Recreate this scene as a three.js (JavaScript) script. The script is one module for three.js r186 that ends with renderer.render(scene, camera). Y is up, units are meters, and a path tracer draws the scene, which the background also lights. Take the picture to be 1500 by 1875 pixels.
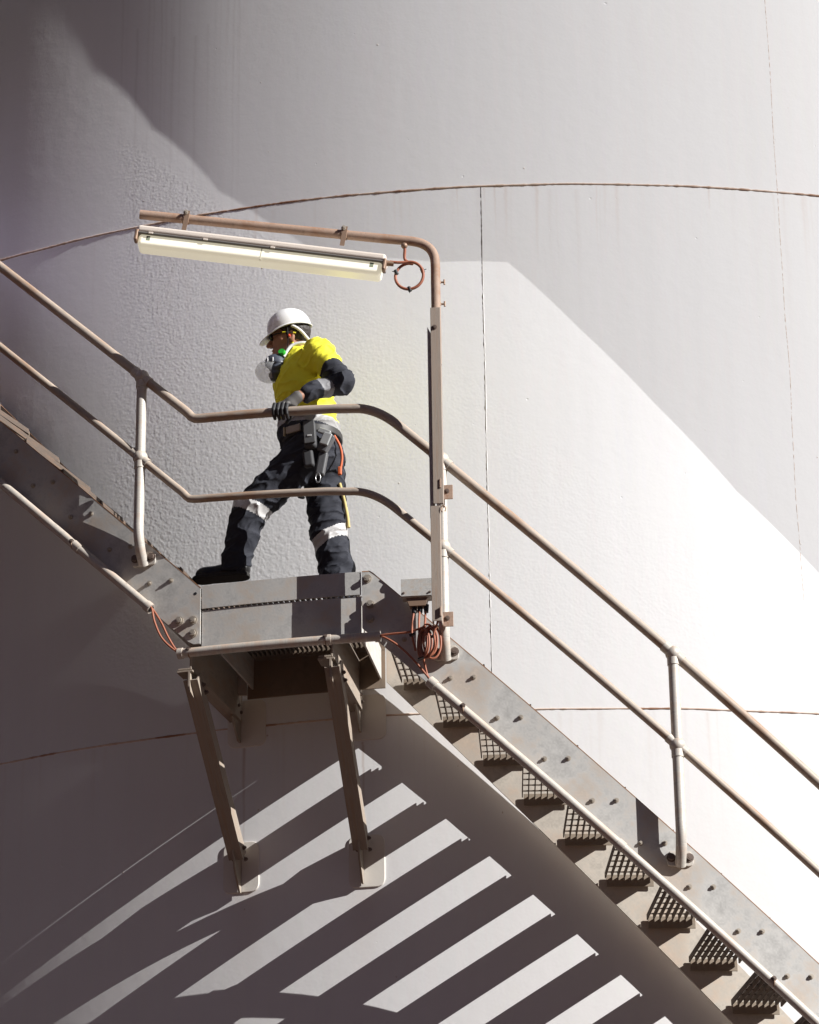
import * as THREE from 'three';
import { mergeGeometries, toCreasedNormals } from 'three/addons/utils/BufferGeometryUtils.js';
import { RoundedBoxGeometry } from 'three/addons/geometries/RoundedBoxGeometry.js';
import { ImprovedNoise } from 'three/addons/math/ImprovedNoise.js';

// ------------------------------------------------------------------ camera, sky, sun, exposure
const scene = new THREE.Scene();
const camera = new THREE.PerspectiveCamera(17.7613, 819 / 1024, 0.5, 4000);
camera.position.set(-0.8104, 1.6, 22.5333);
camera.rotation.order = 'YXZ';
camera.rotation.set(0.406523, 0, -0.0132);
scene.add(camera);

const SUN_AZ = THREE.MathUtils.degToRad(62), SUN_EL = THREE.MathUtils.degToRad(28.2);
const SUN = new THREE.Vector3(Math.cos(SUN_EL) * Math.sin(SUN_AZ), Math.sin(SUN_EL), Math.cos(SUN_EL) * Math.cos(SUN_AZ));
const sun = new THREE.DirectionalLight(new THREE.Color(1.0, 0.985, 0.965), 5);
sun.position.copy(SUN).multiplyScalar(60).add(new THREE.Vector3(0, 8, 6.5));
sun.target.position.set(0, 8, 6.5);
sun.castShadow = true;
sun.shadow.mapSize.set(4096, 4096);
Object.assign(sun.shadow.camera, { left: -14, right: 14, top: 14, bottom: -14, near: 1, far: 140 });
sun.shadow.radius = 0.12;
sun.shadow.bias = -0.0004;
scene.add(sun, sun.target);

{ // clear morning sky, brighter and whiter towards the horizon and round the sun
  const W = 512, H = 256, d = new Float32Array(W * H * 4);
  for (let j = 0; j < H; j++) for (let i = 0; i < W; i++) {
    const el = (j + 0.5) / H * Math.PI - Math.PI / 2, az = (i + 0.5) / W * Math.PI * 2 - Math.PI;
    // equirectangular: u = atan2(z, x)/2pi + .5
    const x = Math.cos(el) * Math.cos(az), y = Math.sin(el), z = Math.cos(el) * Math.sin(az);
    const h = Math.exp(-Math.max(y, 0) * 4.2), c = Math.max(0, x * SUN.x + y * SUN.y + z * SUN.z);
    const g = Math.pow(c, 6) * 0.045 + Math.pow(c, 40) * 0.2;
    let r = 0.006 + 0.008 * h + g, gg = 0.013 + 0.012 * h + g * 0.97, b = 0.040 + 0.024 * h + g * 0.94;
    if (y < 0) { r = 0.03; gg = 0.014; b = 0.008; }
    const k = (j * W + i) * 4; d[k] = r; d[k + 1] = gg; d[k + 2] = b; d[k + 3] = 1;
  }
  const t = new THREE.DataTexture(d, W, H, THREE.RGBAFormat, THREE.FloatType);
  t.mapping = THREE.EquirectangularReflectionMapping; t.magFilter = t.minFilter = THREE.LinearFilter; t.needsUpdate = true;
  scene.background = t; scene.environment = t;
}
const renderer = new THREE.WebGLRenderer({ antialias: true });
renderer.setSize(819, 1024);
renderer.toneMapping = THREE.LinearToneMapping;
renderer.toneMappingExposure = 1.50;
renderer.shadowMap.enabled = true;

// ------------------------------------------------------------------ helpers
let seed = 12345;
const rnd = () => { seed = (seed * 1664525 + 1013904223) >>> 0; return seed / 4294967296; };
const NZ = new ImprovedNoise();
const noise = (x, y, z = 0) => NZ.noise(x, y, z);
const fbm = (x, y, z = 0, o = 4) => { let s = 0, a = 0.5, f = 1; for (let i = 0; i < o; i++) { s += a * NZ.noise(x * f, y * f, z * f + i * 7.3); a *= 0.5; f *= 2.03; } return s; };
const clamp = (x, a = 0, b = 1) => Math.min(b, Math.max(a, x));
const sstep = (a, b, x) => { const t = clamp((x - a) / (b - a)); return t * t * (3 - 2 * t); };
const V = (x, y, z) => new THREE.Vector3(x, y, z);
const cyl = (phi, r, y) => V(r * Math.sin(phi), y, r * Math.cos(phi));

const used = {};
function numbered(n) { used[n] = (used[n] ?? -1) + 1; return used[n] ? `${n}_${String(used[n]).padStart(3, '0')}` : n; }
function tag(o, label, category, group) { Object.assign(o.userData, { label, category }); if (group) o.userData.group = group; return o; }
function thing(name, label, category, pos = V(0, 0, 0), turn = 0, group) {
  const g = new THREE.Group(); g.name = numbered(name); g.position.copy(pos); g.rotation.y = turn; scene.add(g);
  return tag(g, label, category, group);
}
// geometry given in world space, hung under a group that stands somewhere else
function part(name, geo, mat, parent, label) {
  const m = new THREE.Mesh(geo, mat); m.name = name; m.castShadow = m.receiveShadow = true;
  if (label) m.userData.label = label;
  parent.add(m); return m;
}
function wpart(name, geo, mat, parent, label) {
  const top = parent.userData.category ? parent : null;
  if (top) { geo.translate(-top.position.x, -top.position.y, -top.position.z); if (top.rotation.y) geo.rotateY(-top.rotation.y); }
  else { const t = parent.parent; geo.translate(-t.position.x, -t.position.y, -t.position.z); }
  return part(name, geo, mat, parent, label);
}
const merge = (l) => mergeGeometries(l.map(g => { const q = g.index ? g.toNonIndexed() : g; for (const k of Object.keys(q.attributes)) if (!['position', 'normal', 'uv'].includes(k)) q.deleteAttribute(k); return q; }));

function strip(out, A, B, uvA, uvB) { // quads between two rows of points, smooth along the row
  const n = A.length, pos = [], uv = [], idx = [];
  for (let i = 0; i < n; i++) { pos.push(A[i].x, A[i].y, A[i].z, B[i].x, B[i].y, B[i].z); uv.push(...uvA[i], ...uvB[i]); }
  for (let i = 0; i < n - 1; i++) { const a = 2 * i; idx.push(a, a + 2, a + 1, a + 1, a + 2, a + 3); }
  const g = new THREE.BufferGeometry();
  g.setAttribute('position', new THREE.Float32BufferAttribute(pos, 3)); g.setAttribute('uv', new THREE.Float32BufferAttribute(uv, 2)); g.setIndex(idx);
  g.computeVertexNormals(); out.push(g);
}
// a plate bent round the tank's axis: outline given as top(phi), bottom(phi), between radii r0 and r1
function bentPlate(r0, r1, pa, pb, top, bot, n = 24) {
  const T0 = [], T1 = [], B0 = [], B1 = [], uT = [], uB = [], uT2 = [], uB2 = [];
  for (let i = 0; i <= n; i++) {
    const p = pa + (pb - pa) * i / n, t = top(p), b = bot(p), s = p * r1;
    T0.push(cyl(p, r0, t)); T1.push(cyl(p, r1, t)); B0.push(cyl(p, r0, b)); B1.push(cyl(p, r1, b));
    uT.push([s, t]); uB.push([s, b]); uT2.push([s, t + (r1 - r0)]); uB2.push([s, b - (r1 - r0)]);
  }
  const o = [];
  strip(o, B1, T1, uB, uT); strip(o, T0, B0, uT, uB); strip(o, T1, T0, uT, uT2); strip(o, B0, B1, uB2, uB);
  const e = (a, b, c, d) => strip(o, [a, b], [c, d], [[0, 0], [r1 - r0, 0]], [[0, 1], [r1 - r0, 1]]);
  e(T1[0], T0[0], B1[0], B0[0]); e(T0[n], T1[n], B0[n], B1[n]);
  // orient outward
  const g = merge(o); return fixWinding(g);
}
function fixWinding(g) { return g; }
// box with axes radial / tangential / vertical at (phi, r, y), optional roll about the radial axis
function box(w, h, d, phi, r, y, rad = 0.003, roll = 0) {
  const g = rad > 0 ? new RoundedBoxGeometry(w, h, d, 2, rad) : new THREE.BoxGeometry(w, h, d);
  if (roll) g.rotateZ(roll);
  g.rotateY(phi); const p = cyl(phi, r, y); g.translate(p.x, p.y, p.z); return g;
}
function tube(pts, rad, seg, rs = 12, closedEnds = true, curved = true) {
  const c = curved ? new THREE.CatmullRomCurve3(pts, false, 'centripetal') : poly(pts);
  const g = [new THREE.TubeGeometry(c, seg, rad, rs, false)];
  if (closedEnds) for (const t of [0, 1]) {
    const k = new THREE.CircleGeometry(rad, rs), q = c.getPointAt(t), d = c.getTangentAt(t).multiplyScalar(t ? 1 : -1);
    k.applyQuaternion(new THREE.Quaternion().setFromUnitVectors(V(0, 0, 1), d)); k.translate(q.x, q.y, q.z); g.push(k);
  }
  return merge(g);
}
function poly(pts) { const c = new THREE.CurvePath(); for (let i = 0; i < pts.length - 1; i++) c.add(new THREE.LineCurve3(pts[i], pts[i + 1])); return c; }
function rod(a, b, r0, r1 = r0, rs = 14) {
  const d = b.clone().sub(a), L = d.length(), g = new THREE.CylinderGeometry(r1, r0, L, rs);
  g.applyQuaternion(new THREE.Quaternion().setFromUnitVectors(V(0, 1, 0), d.normalize())); const m = a.clone().add(b).multiplyScalar(0.5); g.translate(m.x, m.y, m.z); return g;
}
// hex bolt on a plate facing outward (radial): washer, head or nut, threaded end
const boltAlongZ = (s, stud = 0.012) => { const w = new THREE.CylinderGeometry(0.0165 * s, 0.0165 * s, 0.004 * s, 18), h = new THREE.CylinderGeometry(0.0125 * s, 0.0125 * s, 0.012 * s, 6), t = new THREE.CylinderGeometry(0.0066 * s, 0.0066 * s, stud * s, 10); w.translate(0, 0.002 * s, 0); h.translate(0, 0.010 * s, 0); t.translate(0, (0.016 + stud / 2) * s, 0); const g = merge([w, h, t]); g.rotateX(Math.PI / 2); return g; };
const BOLT = boltAlongZ(0.80, 0.005), BIGBOLT = boltAlongZ(1.35, 0.001);
function boltOn(parent, phi, r, y, mat, geo = BOLT, dir) { // shared geometry, set in place
  const m = new THREE.Mesh(geo, mat); m.name = 'bolt'; m.castShadow = m.receiveShadow = true;
  const top = parent.userData.category ? parent : parent.parent;
  m.position.copy(cyl(phi, r, y)).sub(top.position); m.rotation.y = dir ?? phi; m.rotateZ(rnd() * 1.0); parent.add(m); return m;
}

// ------------------------------------------------------------------ textures and materials
function tex(w, h, fn, srgb, wrap = THREE.RepeatWrapping) {
  const d = new Uint8Array(w * h * 4);
  for (let j = 0; j < h; j++) for (let i = 0; i < w; i++) { const c = fn(i, j), k = (j * w + i) * 4; d[k] = clamp(c[0], 0, 255); d[k + 1] = clamp(c[1], 0, 255); d[k + 2] = clamp(c[2], 0, 255); d[k + 3] = c[3] ?? 255; }
  const t = new THREE.DataTexture(d, w, h); t.wrapS = t.wrapT = wrap; t.magFilter = THREE.LinearFilter; t.minFilter = THREE.LinearMipmapLinearFilter; t.generateMipmaps = true;
  if (srgb) t.colorSpace = THREE.SRGBColorSpace; t.needsUpdate = true; return t;
}
const s255 = (l) => 255 * (l <= 0.0031308 ? 12.92 * l : 1.055 * Math.pow(Math.max(l, 0), 1 / 2.4) - 0.055);
const lin = (r, g, b) => [s255(r), s255(g), s255(b)];
// periodic value noise on a lattice, for tiling textures
function lattice(n) { const a = new Float32Array(n * n); for (let i = 0; i < a.length; i++) a[i] = rnd(); return (x, y) => { const xi = Math.floor(x), yi = Math.floor(y), fx = x - xi, fy = y - yi, u = fx * fx * (3 - 2 * fx), v = fy * fy * (3 - 2 * fy), g = (p, q) => a[((q % n + n) % n) * n + (p % n + n) % n]; return (g(xi, yi) * (1 - u) + g(xi + 1, yi) * u) * (1 - v) + (g(xi, yi + 1) * (1 - u) + g(xi + 1, yi + 1) * u) * v; }; }
const L8 = lattice(8), L32 = lattice(32), L128 = lattice(128);
function plateTex(base, dust, amt) { // spangled zinc or paint with red dust rubbed into it, 1 tile = 1 m
  const N = 512; return tex(N, N, (i, j) => {
    const u = i / N, v = j / N, a = L8(u * 8, v * 8), b = L32(u * 32, v * 32), c = L128(u * 128, v * 128);
    const k = 0.80 + 0.18 * a + 0.20 * (b - 0.5) + 0.14 * (c - 0.5), d = amt * sstep(0.42, 0.85, 0.55 * a + 0.3 * b + 0.15 * c);
    return lin(...base.map((x, n) => (x * (1 - d) + dust[n] * d) * k));
  }, true);
}
const DUST = [0.36, 0.22, 0.14];
const tGalv = plateTex([0.57, 0.56, 0.535], [0.40, 0.31, 0.23], 0.62);
const tGrate = plateTex([0.135, 0.105, 0.085], [0.20, 0.12, 0.075], 0.8);
const tInner = plateTex([0.62, 0.56, 0.48], [0.46, 0.34, 0.25], 0.6);
const tRail = plateTex([0.52, 0.45, 0.38], [0.30, 0.18, 0.11], 0.75);
const tPost = plateTex([0.63, 0.59, 0.53], [0.42, 0.27, 0.18], 0.45);
const tRust = plateTex([0.44, 0.31, 0.235], [0.27, 0.15, 0.09], 0.7);
const tBeam = plateTex([0.60, 0.57, 0.53], [0.42, 0.30, 0.22], 0.5);
const tRough = tex(256, 256, (i, j) => { const a = L8(i / 32, j / 32), b = L32(i / 8, j / 8); const v = 150 + 70 * a + 30 * b; return [v, v, v]; });
const tFine = tex(512, 512, (i, j) => { const v = 128 + 90 * (L32(i / 16, j / 16) - 0.5) + 110 * (L128(i / 4, j / 4) - 0.5); return [v, v, v]; });
const std = (o) => new THREE.MeshStandardMaterial(o);
const rgb = (r, g, b) => new THREE.Color().setRGB(r, g, b);
const M = {
  galv: std({ map: tGalv, roughness: 0.62, metalness: 0.0, roughnessMap: tRough, bumpMap: tFine, bumpScale: 0.0004 }),
  beam: std({ map: tBeam, roughness: 0.75, metalness: 0.05, bumpMap: tFine, bumpScale: 0.0005 }),
  grate: std({ map: tGrate, roughness: 0.75, metalness: 0.2 }),
  mast: std({ map: tBeam, color: rgb(0.62, 0.54, 0.48), roughness: 0.7, bumpMap: tFine, bumpScale: 0.0005 }),
  plainArm: std({ map: tRust, roughness: 0.72, bumpMap: tFine, bumpScale: 0.0006 }),
  rustEdge: std({ color: rgb(0.36, 0.19, 0.10), roughness: 0.9 }),
  under: std({ map: tInner, color: rgb(0.42, 0.36, 0.31), roughness: 0.85 }),  // landing inner parts, darkened in colour to stand in for shade
  strut: std({ map: tBeam, color: rgb(0.62, 0.55, 0.48), roughness: 0.75, bumpMap: tFine, bumpScale: 0.0005 }),  // darker tint puts the shade below the landing into the bracket colour
  plateEnd: std({ map: tInner, color: rgb(0.5, 0.45, 0.4), roughness: 0.8 }),
  inner: std({ map: tInner, roughness: 0.8, bumpMap: tFine, bumpScale: 0.0004 }),
  rail: std({ map: tRail, roughness: 0.6, metalness: 0.15, bumpMap: tFine, bumpScale: 0.0004 }),
  post: std({ map: tPost, roughness: 0.55, metalness: 0.15, bumpMap: tFine, bumpScale: 0.0004 }),
  arm: std({ map: tRust, roughness: 0.72, metalness: 0.05, bumpMap: tFine, bumpScale: 0.0006 }),
  bolt: std({ color: rgb(0.42, 0.37, 0.31), roughness: 0.5, metalness: 0.4 }),
  darkBolt: std({ color: rgb(0.16, 0.12, 0.10), roughness: 0.6, metalness: 0.3 }),
  weld: std({ color: rgb(0.42, 0.25, 0.17), roughness: 0.85 }),
  cable: std({ color: rgb(0.36, 0.125, 0.07), roughness: 0.55 }),
  black: std({ color: rgb(0.018, 0.018, 0.02), roughness: 0.55 }),
  lampWhite: std({ color: rgb(0.72, 0.64, 0.56), roughness: 0.5, bumpMap: tFine, bumpScale: 0.0003 }),
  clip: std({ color: rgb(0.30, 0.20, 0.14), roughness: 0.55, metalness: 0.4 }),
};
const S = 0.9, H = (y) => (y - 1.6) * S + 1.6;             // heights as measured on the survey scale of 1.2

// ------------------------------------------------------------------ ground
{
  const t = tex(512, 512, (i, j) => { const u = i / 512, v = j / 512, a = L8(u * 8, v * 8), b = L32(u * 32, v * 32), c = L128(u * 128, v * 128), k = 0.65 + 0.35 * a + 0.25 * (b - 0.5) + 0.3 * (c - 0.5); return lin(0.072 * k, 0.024 * k, 0.006 * k); }, true);
  t.repeat.set(400, 400);
  const g = new THREE.Mesh(new THREE.CircleGeometry(2500, 96), std({ map: t, roughness: 0.95 }));
  g.rotation.x = -Math.PI / 2; g.name = 'ground'; g.userData.kind = 'structure'; g.receiveShadow = true; scene.add(g);
}

// ------------------------------------------------------------------ the storage tank
const R = 6.48, SEAM_A = 10.4883, SEAM_B = 7.3864, RO = 7.374, RIN = 6.588;
const U0 = -0.62, UW = 1.0, Y0 = 5.6, YH = 7.0;
const phiAt = (u) => U0 + u * UW, yAt = (v) => Y0 + v * YH;
const wallMaps = (() => {
  const N = 2048;
  // drips: thin vertical streaks hanging from seams, plates and the rim
  const drips = [];
  for (let i = 0; i < 26; i++) drips.push({ p: -0.40 + rnd() * 0.13, top: 11.6 + rnd() * 1.6, len: 0.8 + rnd() * 2.0, w: 0.0010 + rnd() * 0.0012, a: 0.05 + rnd() * 0.13, c: [0.34, 0.29, 0.27] });
  for (let i = 0; i < 60; i++) drips.push({ p: -0.55 + rnd() * 0.9, top: 10.47 - rnd() * 0.02 + (rnd() < 0.3 ? 2.2 : 0), len: 0.2 + rnd() * 1.1, w: 0.001 + rnd() * 0.002, a: 0.03 + rnd() * 0.07, c: [0.50, 0.38, 0.30] });
  for (let i = 0; i < 50; i++) drips.push({ p: -0.5 + rnd() * 0.8, top: 7.37, len: 0.15 + rnd() * 0.8, w: 0.001 + rnd() * 0.0018, a: 0.03 + rnd() * 0.07, c: [0.46, 0.32, 0.22] });
  for (let i = 0; i < 16; i++) drips.push({ p: -0.3 + rnd() * 0.62, top: 10.475, len: 0.1 + rnd() * 0.5, w: 0.0009 + rnd() * 0.0016, a: 0.10 + rnd() * 0.16, c: [0.52, 0.33, 0.22] });
  drips.push({ p: -0.2645, top: 7.27, len: 0.75, w: 0.0016, a: 0.45, c: [0.30, 0.16, 0.08] }, { p: -0.1655, top: 7.25, len: 0.6, w: 0.0013, a: 0.4, c: [0.30, 0.16, 0.08] });
  drips.push({ p: -0.262, top: 6.49, len: 0.5, w: 0.02, a: 0.13, c: [0.5, 0.30, 0.16] }, { p: -0.166, top: 6.46, len: 0.5, w: 0.018, a: 0.12, c: [0.5, 0.30, 0.16] });
  // small chips where the paint has come off
  const chips = []; for (let i = 0; i < 170; i++) chips.push([U0 + rnd() * UW, Y0 + rnd() * YH, 0.002 + Math.pow(rnd(), 3) * 0.008, rnd()]);
  const col = new Float32Array(N * N * 3), hgt = new Float32Array(N * N);
  for (let j = 0; j < N; j++) { const y = yAt((j + 0.5) / N); for (let i = 0; i < N; i++) {
    const p = phiAt((i + 0.5) / N), x = p * R, k = j * N + i;
    const big = fbm(x * 0.45, y * 0.35, 3, 3), mid = fbm(x * 2.1, y * 1.2, 9, 3), str = fbm(x * 9, y * 0.35, 17, 3);
    let m = 1 + 0.05 * big + 0.03 * mid + 0.035 * str, w = 0.5 + 0.5 * big;
    col[k * 3] = 0.785 * m; col[k * 3 + 1] = (0.784 + 0.006 * w) * m; col[k * 3 + 2] = (0.780 + 0.02 * w) * m;
    // dust film, heavier low down and along the horizontal seams
    const du = clamp(0.03 + 0.10 * sstep(8.4, 6.0, y) + 0.05 * mid); for (let c = 0; c < 3; c++) col[k * 3 + c] = col[k * 3 + c] * (1 - du) + [0.42, 0.30, 0.21][c] * du;
    // coating relief: trowelled and lumpy where the wall was patched, finer elsewhere
    const rough = sstep(-0.408, -0.362, p + 0.012 * fbm(x * 6, y * 6, 44, 3)) * sstep(10.66, 10.52, y + (p + 0.3) * 5.7 + 0.1 * fbm(x * 3, y * 3, 12, 2)) * sstep(7.5, 7.9, y) * (0.2 + 0.8 * sstep(-0.10, -0.26, p));
    const s = x * 0.72 + y * 0.7, q = -x * 0.7 + y * 0.72, up = sstep(9.0, 10.2, y);
    const tro = fbm(s * 15, q * 40, 2, 3) * up + fbm(x * 38, y * 38, 5, 3) * (1 - up), fine = noise(x * 70, y * 70, 8), pit = noise(x * 130, y * 130, 31);
    hgt[k] = 0.5 + rough * (0.13 * tro + 0.055 * fine + 0.02 * pit) + (1 - rough) * (0.05 * fbm(x * 14, y * 14, 21, 3) + 0.012 * fine) + 0.05 * fbm(x * 2.5, y * 2.0, 61, 2);
  } }
  const put = (p, y, f) => { const i = Math.floor((p - U0) / UW * N), j = Math.floor((y - Y0) / YH * N); if (i >= 0 && i < N && j >= 0 && j < N) f(j * N + i); };
  for (const d of drips) for (let y = d.top; y > d.top - d.len; y -= YH / N) { const t = (d.top - y) / d.len, wob = 0.0012 * noise(y * 3, d.p * 90), w = d.w * (1 - 0.5 * t); for (let p = d.p - 2 * w; p < d.p + 2 * w; p += UW / N) { const a = d.a * (1 - t) * Math.exp(-Math.pow((p - d.p) / w, 2) * 1.5); put(p + wob, y, (k) => { for (let c = 0; c < 3; c++) col[k * 3 + c] = col[k * 3 + c] * (1 - a) + d.c[c] * a; }); } }
  for (const [p, y, s, h] of chips) for (let b = -s; b < s; b += YH / N) for (let a = -s; a < s; a += UW / N * R) if (Math.hypot(a, b) < s * (0.6 + 0.4 * noise(a * 400 + p * 99, b * 400, y))) put(p + a / R, y + b, (k) => { hgt[k] += h > 0.75 ? 0.14 : -0.16; if (h > 0.72) for (let c = 0; c < 3; c++) col[k * 3 + c] *= [0.72, 0.64, 0.58][c]; });
  const C = tex(N, N, (i, j) => { const k = (j * N + i) * 3; return lin(col[k], col[k + 1], col[k + 2]); }, true, THREE.MirroredRepeatWrapping);
  const B = tex(N, N, (i, j) => { const v = 255 * clamp(hgt[j * N + i]); return [v, v, v]; }, false, THREE.MirroredRepeatWrapping);
  return { C, B };
})();
const mWall = std({ map: wallMaps.C, bumpMap: wallMaps.B, bumpScale: 0.0085, roughness: 0.62, metalness: 0 });
const mWallPlain = std({ color: rgb(0.76, 0.74, 0.71), roughness: 0.62 });

const tank = thing('storage_tank', 'huge round white painted steel tank behind the staircase, with rusty weld seams', 'tank');
function shellPlate(pa, pb, ya, yb) {
  const n = Math.max(2, Math.ceil((pb - pa) / 0.02)), m = Math.max(1, Math.ceil((yb - ya) / 1.0)), pos = [], nor = [], uv = [], idx = [];
  for (let j = 0; j <= m; j++) for (let i = 0; i <= n; i++) {
    const p = pa + (pb - pa) * i / n, y = ya + (yb - ya) * j / m; pos.push(R * Math.sin(p), y, R * Math.cos(p)); nor.push(Math.sin(p), 0, Math.cos(p)); uv.push((p - U0) / UW, (y - Y0) / YH);
  }
  for (let j = 0; j < m; j++) for (let i = 0; i < n; i++) { const a = j * (n + 1) + i; idx.push(a, a + 1, a + n + 1, a + 1, a + n + 2, a + n + 1); }
  const g = new THREE.BufferGeometry(); g.setAttribute('position', new THREE.Float32BufferAttribute(pos, 3)); g.setAttribute('normal', new THREE.Float32BufferAttribute(nor, 3)); g.setAttribute('uv', new THREE.Float32BufferAttribute(uv, 2)); g.setIndex(idx);
  part('shell_plate', g, mWall, tank);
}
const COURSE = SEAM_A - SEAM_B, levels = [0, SEAM_B - 2 * COURSE, SEAM_B - COURSE, SEAM_B, SEAM_A, SEAM_A + COURSE];
const splits = [[-0.9, 0.42, 1.7, 3.0, 4.3], [-0.6, 0.8, 2.1, 3.4, 4.7], [-0.95, 0.36, 1.7, 3.0, 4.3], [-0.0603 - 1.2, -0.0603, 0.1982, 1.6, 2.9, 4.2], [-1.1, 0.1982, 1.5, 2.8, 4.1]];
for (let c = 0; c < 5; c++) { const s = [...splits[c], splits[c][0] + Math.PI * 2]; for (let i = 0; i < s.length - 1; i++) shellPlate(s[i], s[i + 1], levels[c], levels[c + 1]); }
// weld beads: lumpy half-round ridges, rusted through the paint in places
function bead(pts, rad, bumpy, tint) {
  const c = new THREE.CatmullRomCurve3(pts), n = pts.length * 3, g = new THREE.TubeGeometry(c, n, rad, 7, false), P = g.attributes.position, ctr = new THREE.Vector3();
  const cols = [];
  for (let i = 0; i <= n; i++) { c.getPointAt(i / n, ctr); const f = fbm(ctr.x * 40, ctr.y * 40, ctr.z * 40, 2), k = 1 + bumpy * f * 1.6, rr = clamp(0.55 + 1.5 * fbm(ctr.x * 3.1, ctr.y * 3.1, ctr.z * 3.1, 3) + 0.5 * f);
    for (let j = 0; j <= 7; j++) { const a = i * 8 + j; P.setXYZ(a, ctr.x + (P.getX(a) - ctr.x) * k, ctr.y + (P.getY(a) - ctr.y) * k, ctr.z + (P.getZ(a) - ctr.z) * k); const q = tint && tint(ctr.y); if (q) cols.push(...q); else cols.push(0.66 - 0.34 * rr * rr, 0.53 - 0.36 * rr * rr, 0.44 - 0.34 * rr * rr); } }
  g.setAttribute('color', new THREE.Float32BufferAttribute(cols, 3)); g.computeVertexNormals(); return g;
}
const mWeld = std({ vertexColors: true, roughness: 0.85 });
const arc = (pa, pb, y, r, n) => Array.from({ length: n + 1 }, (_, i) => { const p = pa + (pb - pa) * i / n; return cyl(p, r, y + 0.004 * noise(p * 20, y)); });
const vert = (p, ya, yb, r, n, wob) => Array.from({ length: n + 1 }, (_, i) => { const y = ya + (yb - ya) * i / n; return cyl(p + wob * fbm(y * 1.1, p * 50, 0, 2), r, y); });
part('weld_seam', bead(arc(-1.2, 0.9, SEAM_A, R - 0.001, 300), 0.0066, 0.6), mWeld, tank);
part('weld_seam', bead(arc(-1.2, 0.9, SEAM_B, R - 0.001, 240), 0.0055, 0.55), mWeld, tank);
part('weld_seam', bead(arc(-1.2, 0.9, SEAM_B - COURSE, R - 0.001, 120), 0.006, 0.5), mWeld, tank);
part('weld_seam', bead(vert(-0.0603, SEAM_B, SEAM_A, R - 0.0022, 160, 0.0008), 0.0040, 0.6, (y) => { const k = clamp(sstep(9.75, 10.2, y) + 0.35 * sstep(0.1, 0.5, noise(y * 5, 4)) + 0.5 * sstep(8.1, 7.6, y)); return [0.60 - 0.42 * k, 0.585 - 0.42 * k, 0.57 - 0.41 * k]; }), mWeld, tank, 'thin vertical weld, dark where it meets the upper seam');
part('weld_seam', bead(vert(0.1982, 8.0, SEAM_A + 2.6, R - 0.0024, 160, 0.004), 0.0030, 0.6, (y) => { const k = 0.5 + 0.5 * noise(y * 2.3, 7); return [0.62 - 0.16 * k, 0.55 - 0.22 * k, 0.50 - 0.24 * k]; }), mWeld, tank);
{ // shallow conical roof with a rolled rim
  const g = new THREE.LatheGeometry([V(0.001, levels[5] + 0.75, 0), V(R + 0.03, levels[5] + 0.02, 0), V(R + 0.03, levels[5] - 0.06, 0), V(R - 0.01, levels[5] - 0.06, 0)].map(p => new THREE.Vector2(p.x, p.y)), 120);
  part('tank_roof', g, mWallPlain, tank);
}

// ------------------------------------------------------------------ staircase wound round the tank
const STEP = 0.030677, RISE = 0.21731, SL = RISE / STEP, TH = 0.012;
const cLine = (c) => (p) => (c - 1.6 + 0) * S + 1.6 - SL * p;       // a helix line, c on the survey scale
const OUT_TOP_R = cLine(7.449), OUT_BOT_R = cLine(7.064), OUT_TOP_L = cLine(6.500), OUT_BOT_L = cLine(6.112);
const LAND = H(8.44), PL = -0.257, PR = -0.1434;                      // landing floor and its two ends

// one stair tread: open bar grating between two drilled end plates, with a plain nosing bar
const BAR_L = RO - RIN - 0.075, BAR = new THREE.BoxGeometry(0.005, 0.030, BAR_L);
const mNose = M.grate;
function makeTread(parent, pLeft, yTop, width, noBolts) {
  const pc = pLeft + width / 2, rm = (RO + RIN) / 2, w = width * rm;
  const rods = [], plates = [];
  for (let i = 0; i < 8; i++) { const r = RIN + 0.07 + i * (RO - RIN - 0.14) / 7; rods.push(box(w - 0.008, 0.006, 0.006, pc, r, yTop - 0.006, 0)); }
  const body = wpart('tread', merge(rods), M.grate, parent);
  const nb = Math.round(w / 0.0325);
  for (let i = 0; i <= nb; i++) { // bars run out from the tank, side by side
    const m = new THREE.Mesh(BAR, M.grate); m.name = 'bearing_bar'; m.castShadow = m.receiveShadow = true;
    const x = -w / 2 + w * i / nb, c = cyl(pc, rm, yTop - 0.0155), t = V(Math.cos(pc), 0, -Math.sin(pc));
    m.position.copy(c).addScaledVector(t, x).sub(parent.position); m.rotation.y = pc; body.add(m);
  }
  const nose = wpart('nosing', box(0.008, 0.032, BAR_L, pLeft + width + 0.0006, rm, yTop - 0.0155, 0.0015), mNose, body);
  for (const [r, s] of [[RIN + 0.018, -1], [RO - 0.022, 1]]) wpart('end_plate', box(w * 0.94, 0.062, 0.006, pc, r, yTop - 0.036, 0.002), M.plateEnd, body);
  return pc;
}
function flight(label, parts) {
  const t = thing('stair_flight', label, 'stair flight', cyl(parts.at, (RO + RIN) / 2, parts.y), 0, null);
  return t;
}
const upper = flight('galvanised steel flight climbing left from the landing, outer plate in shadow', { at: -0.40, y: H(8.0) });
const lower = flight('galvanised steel flight descending right from the landing with open grating treads', { at: 0.05, y: H(6.6) });
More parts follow.
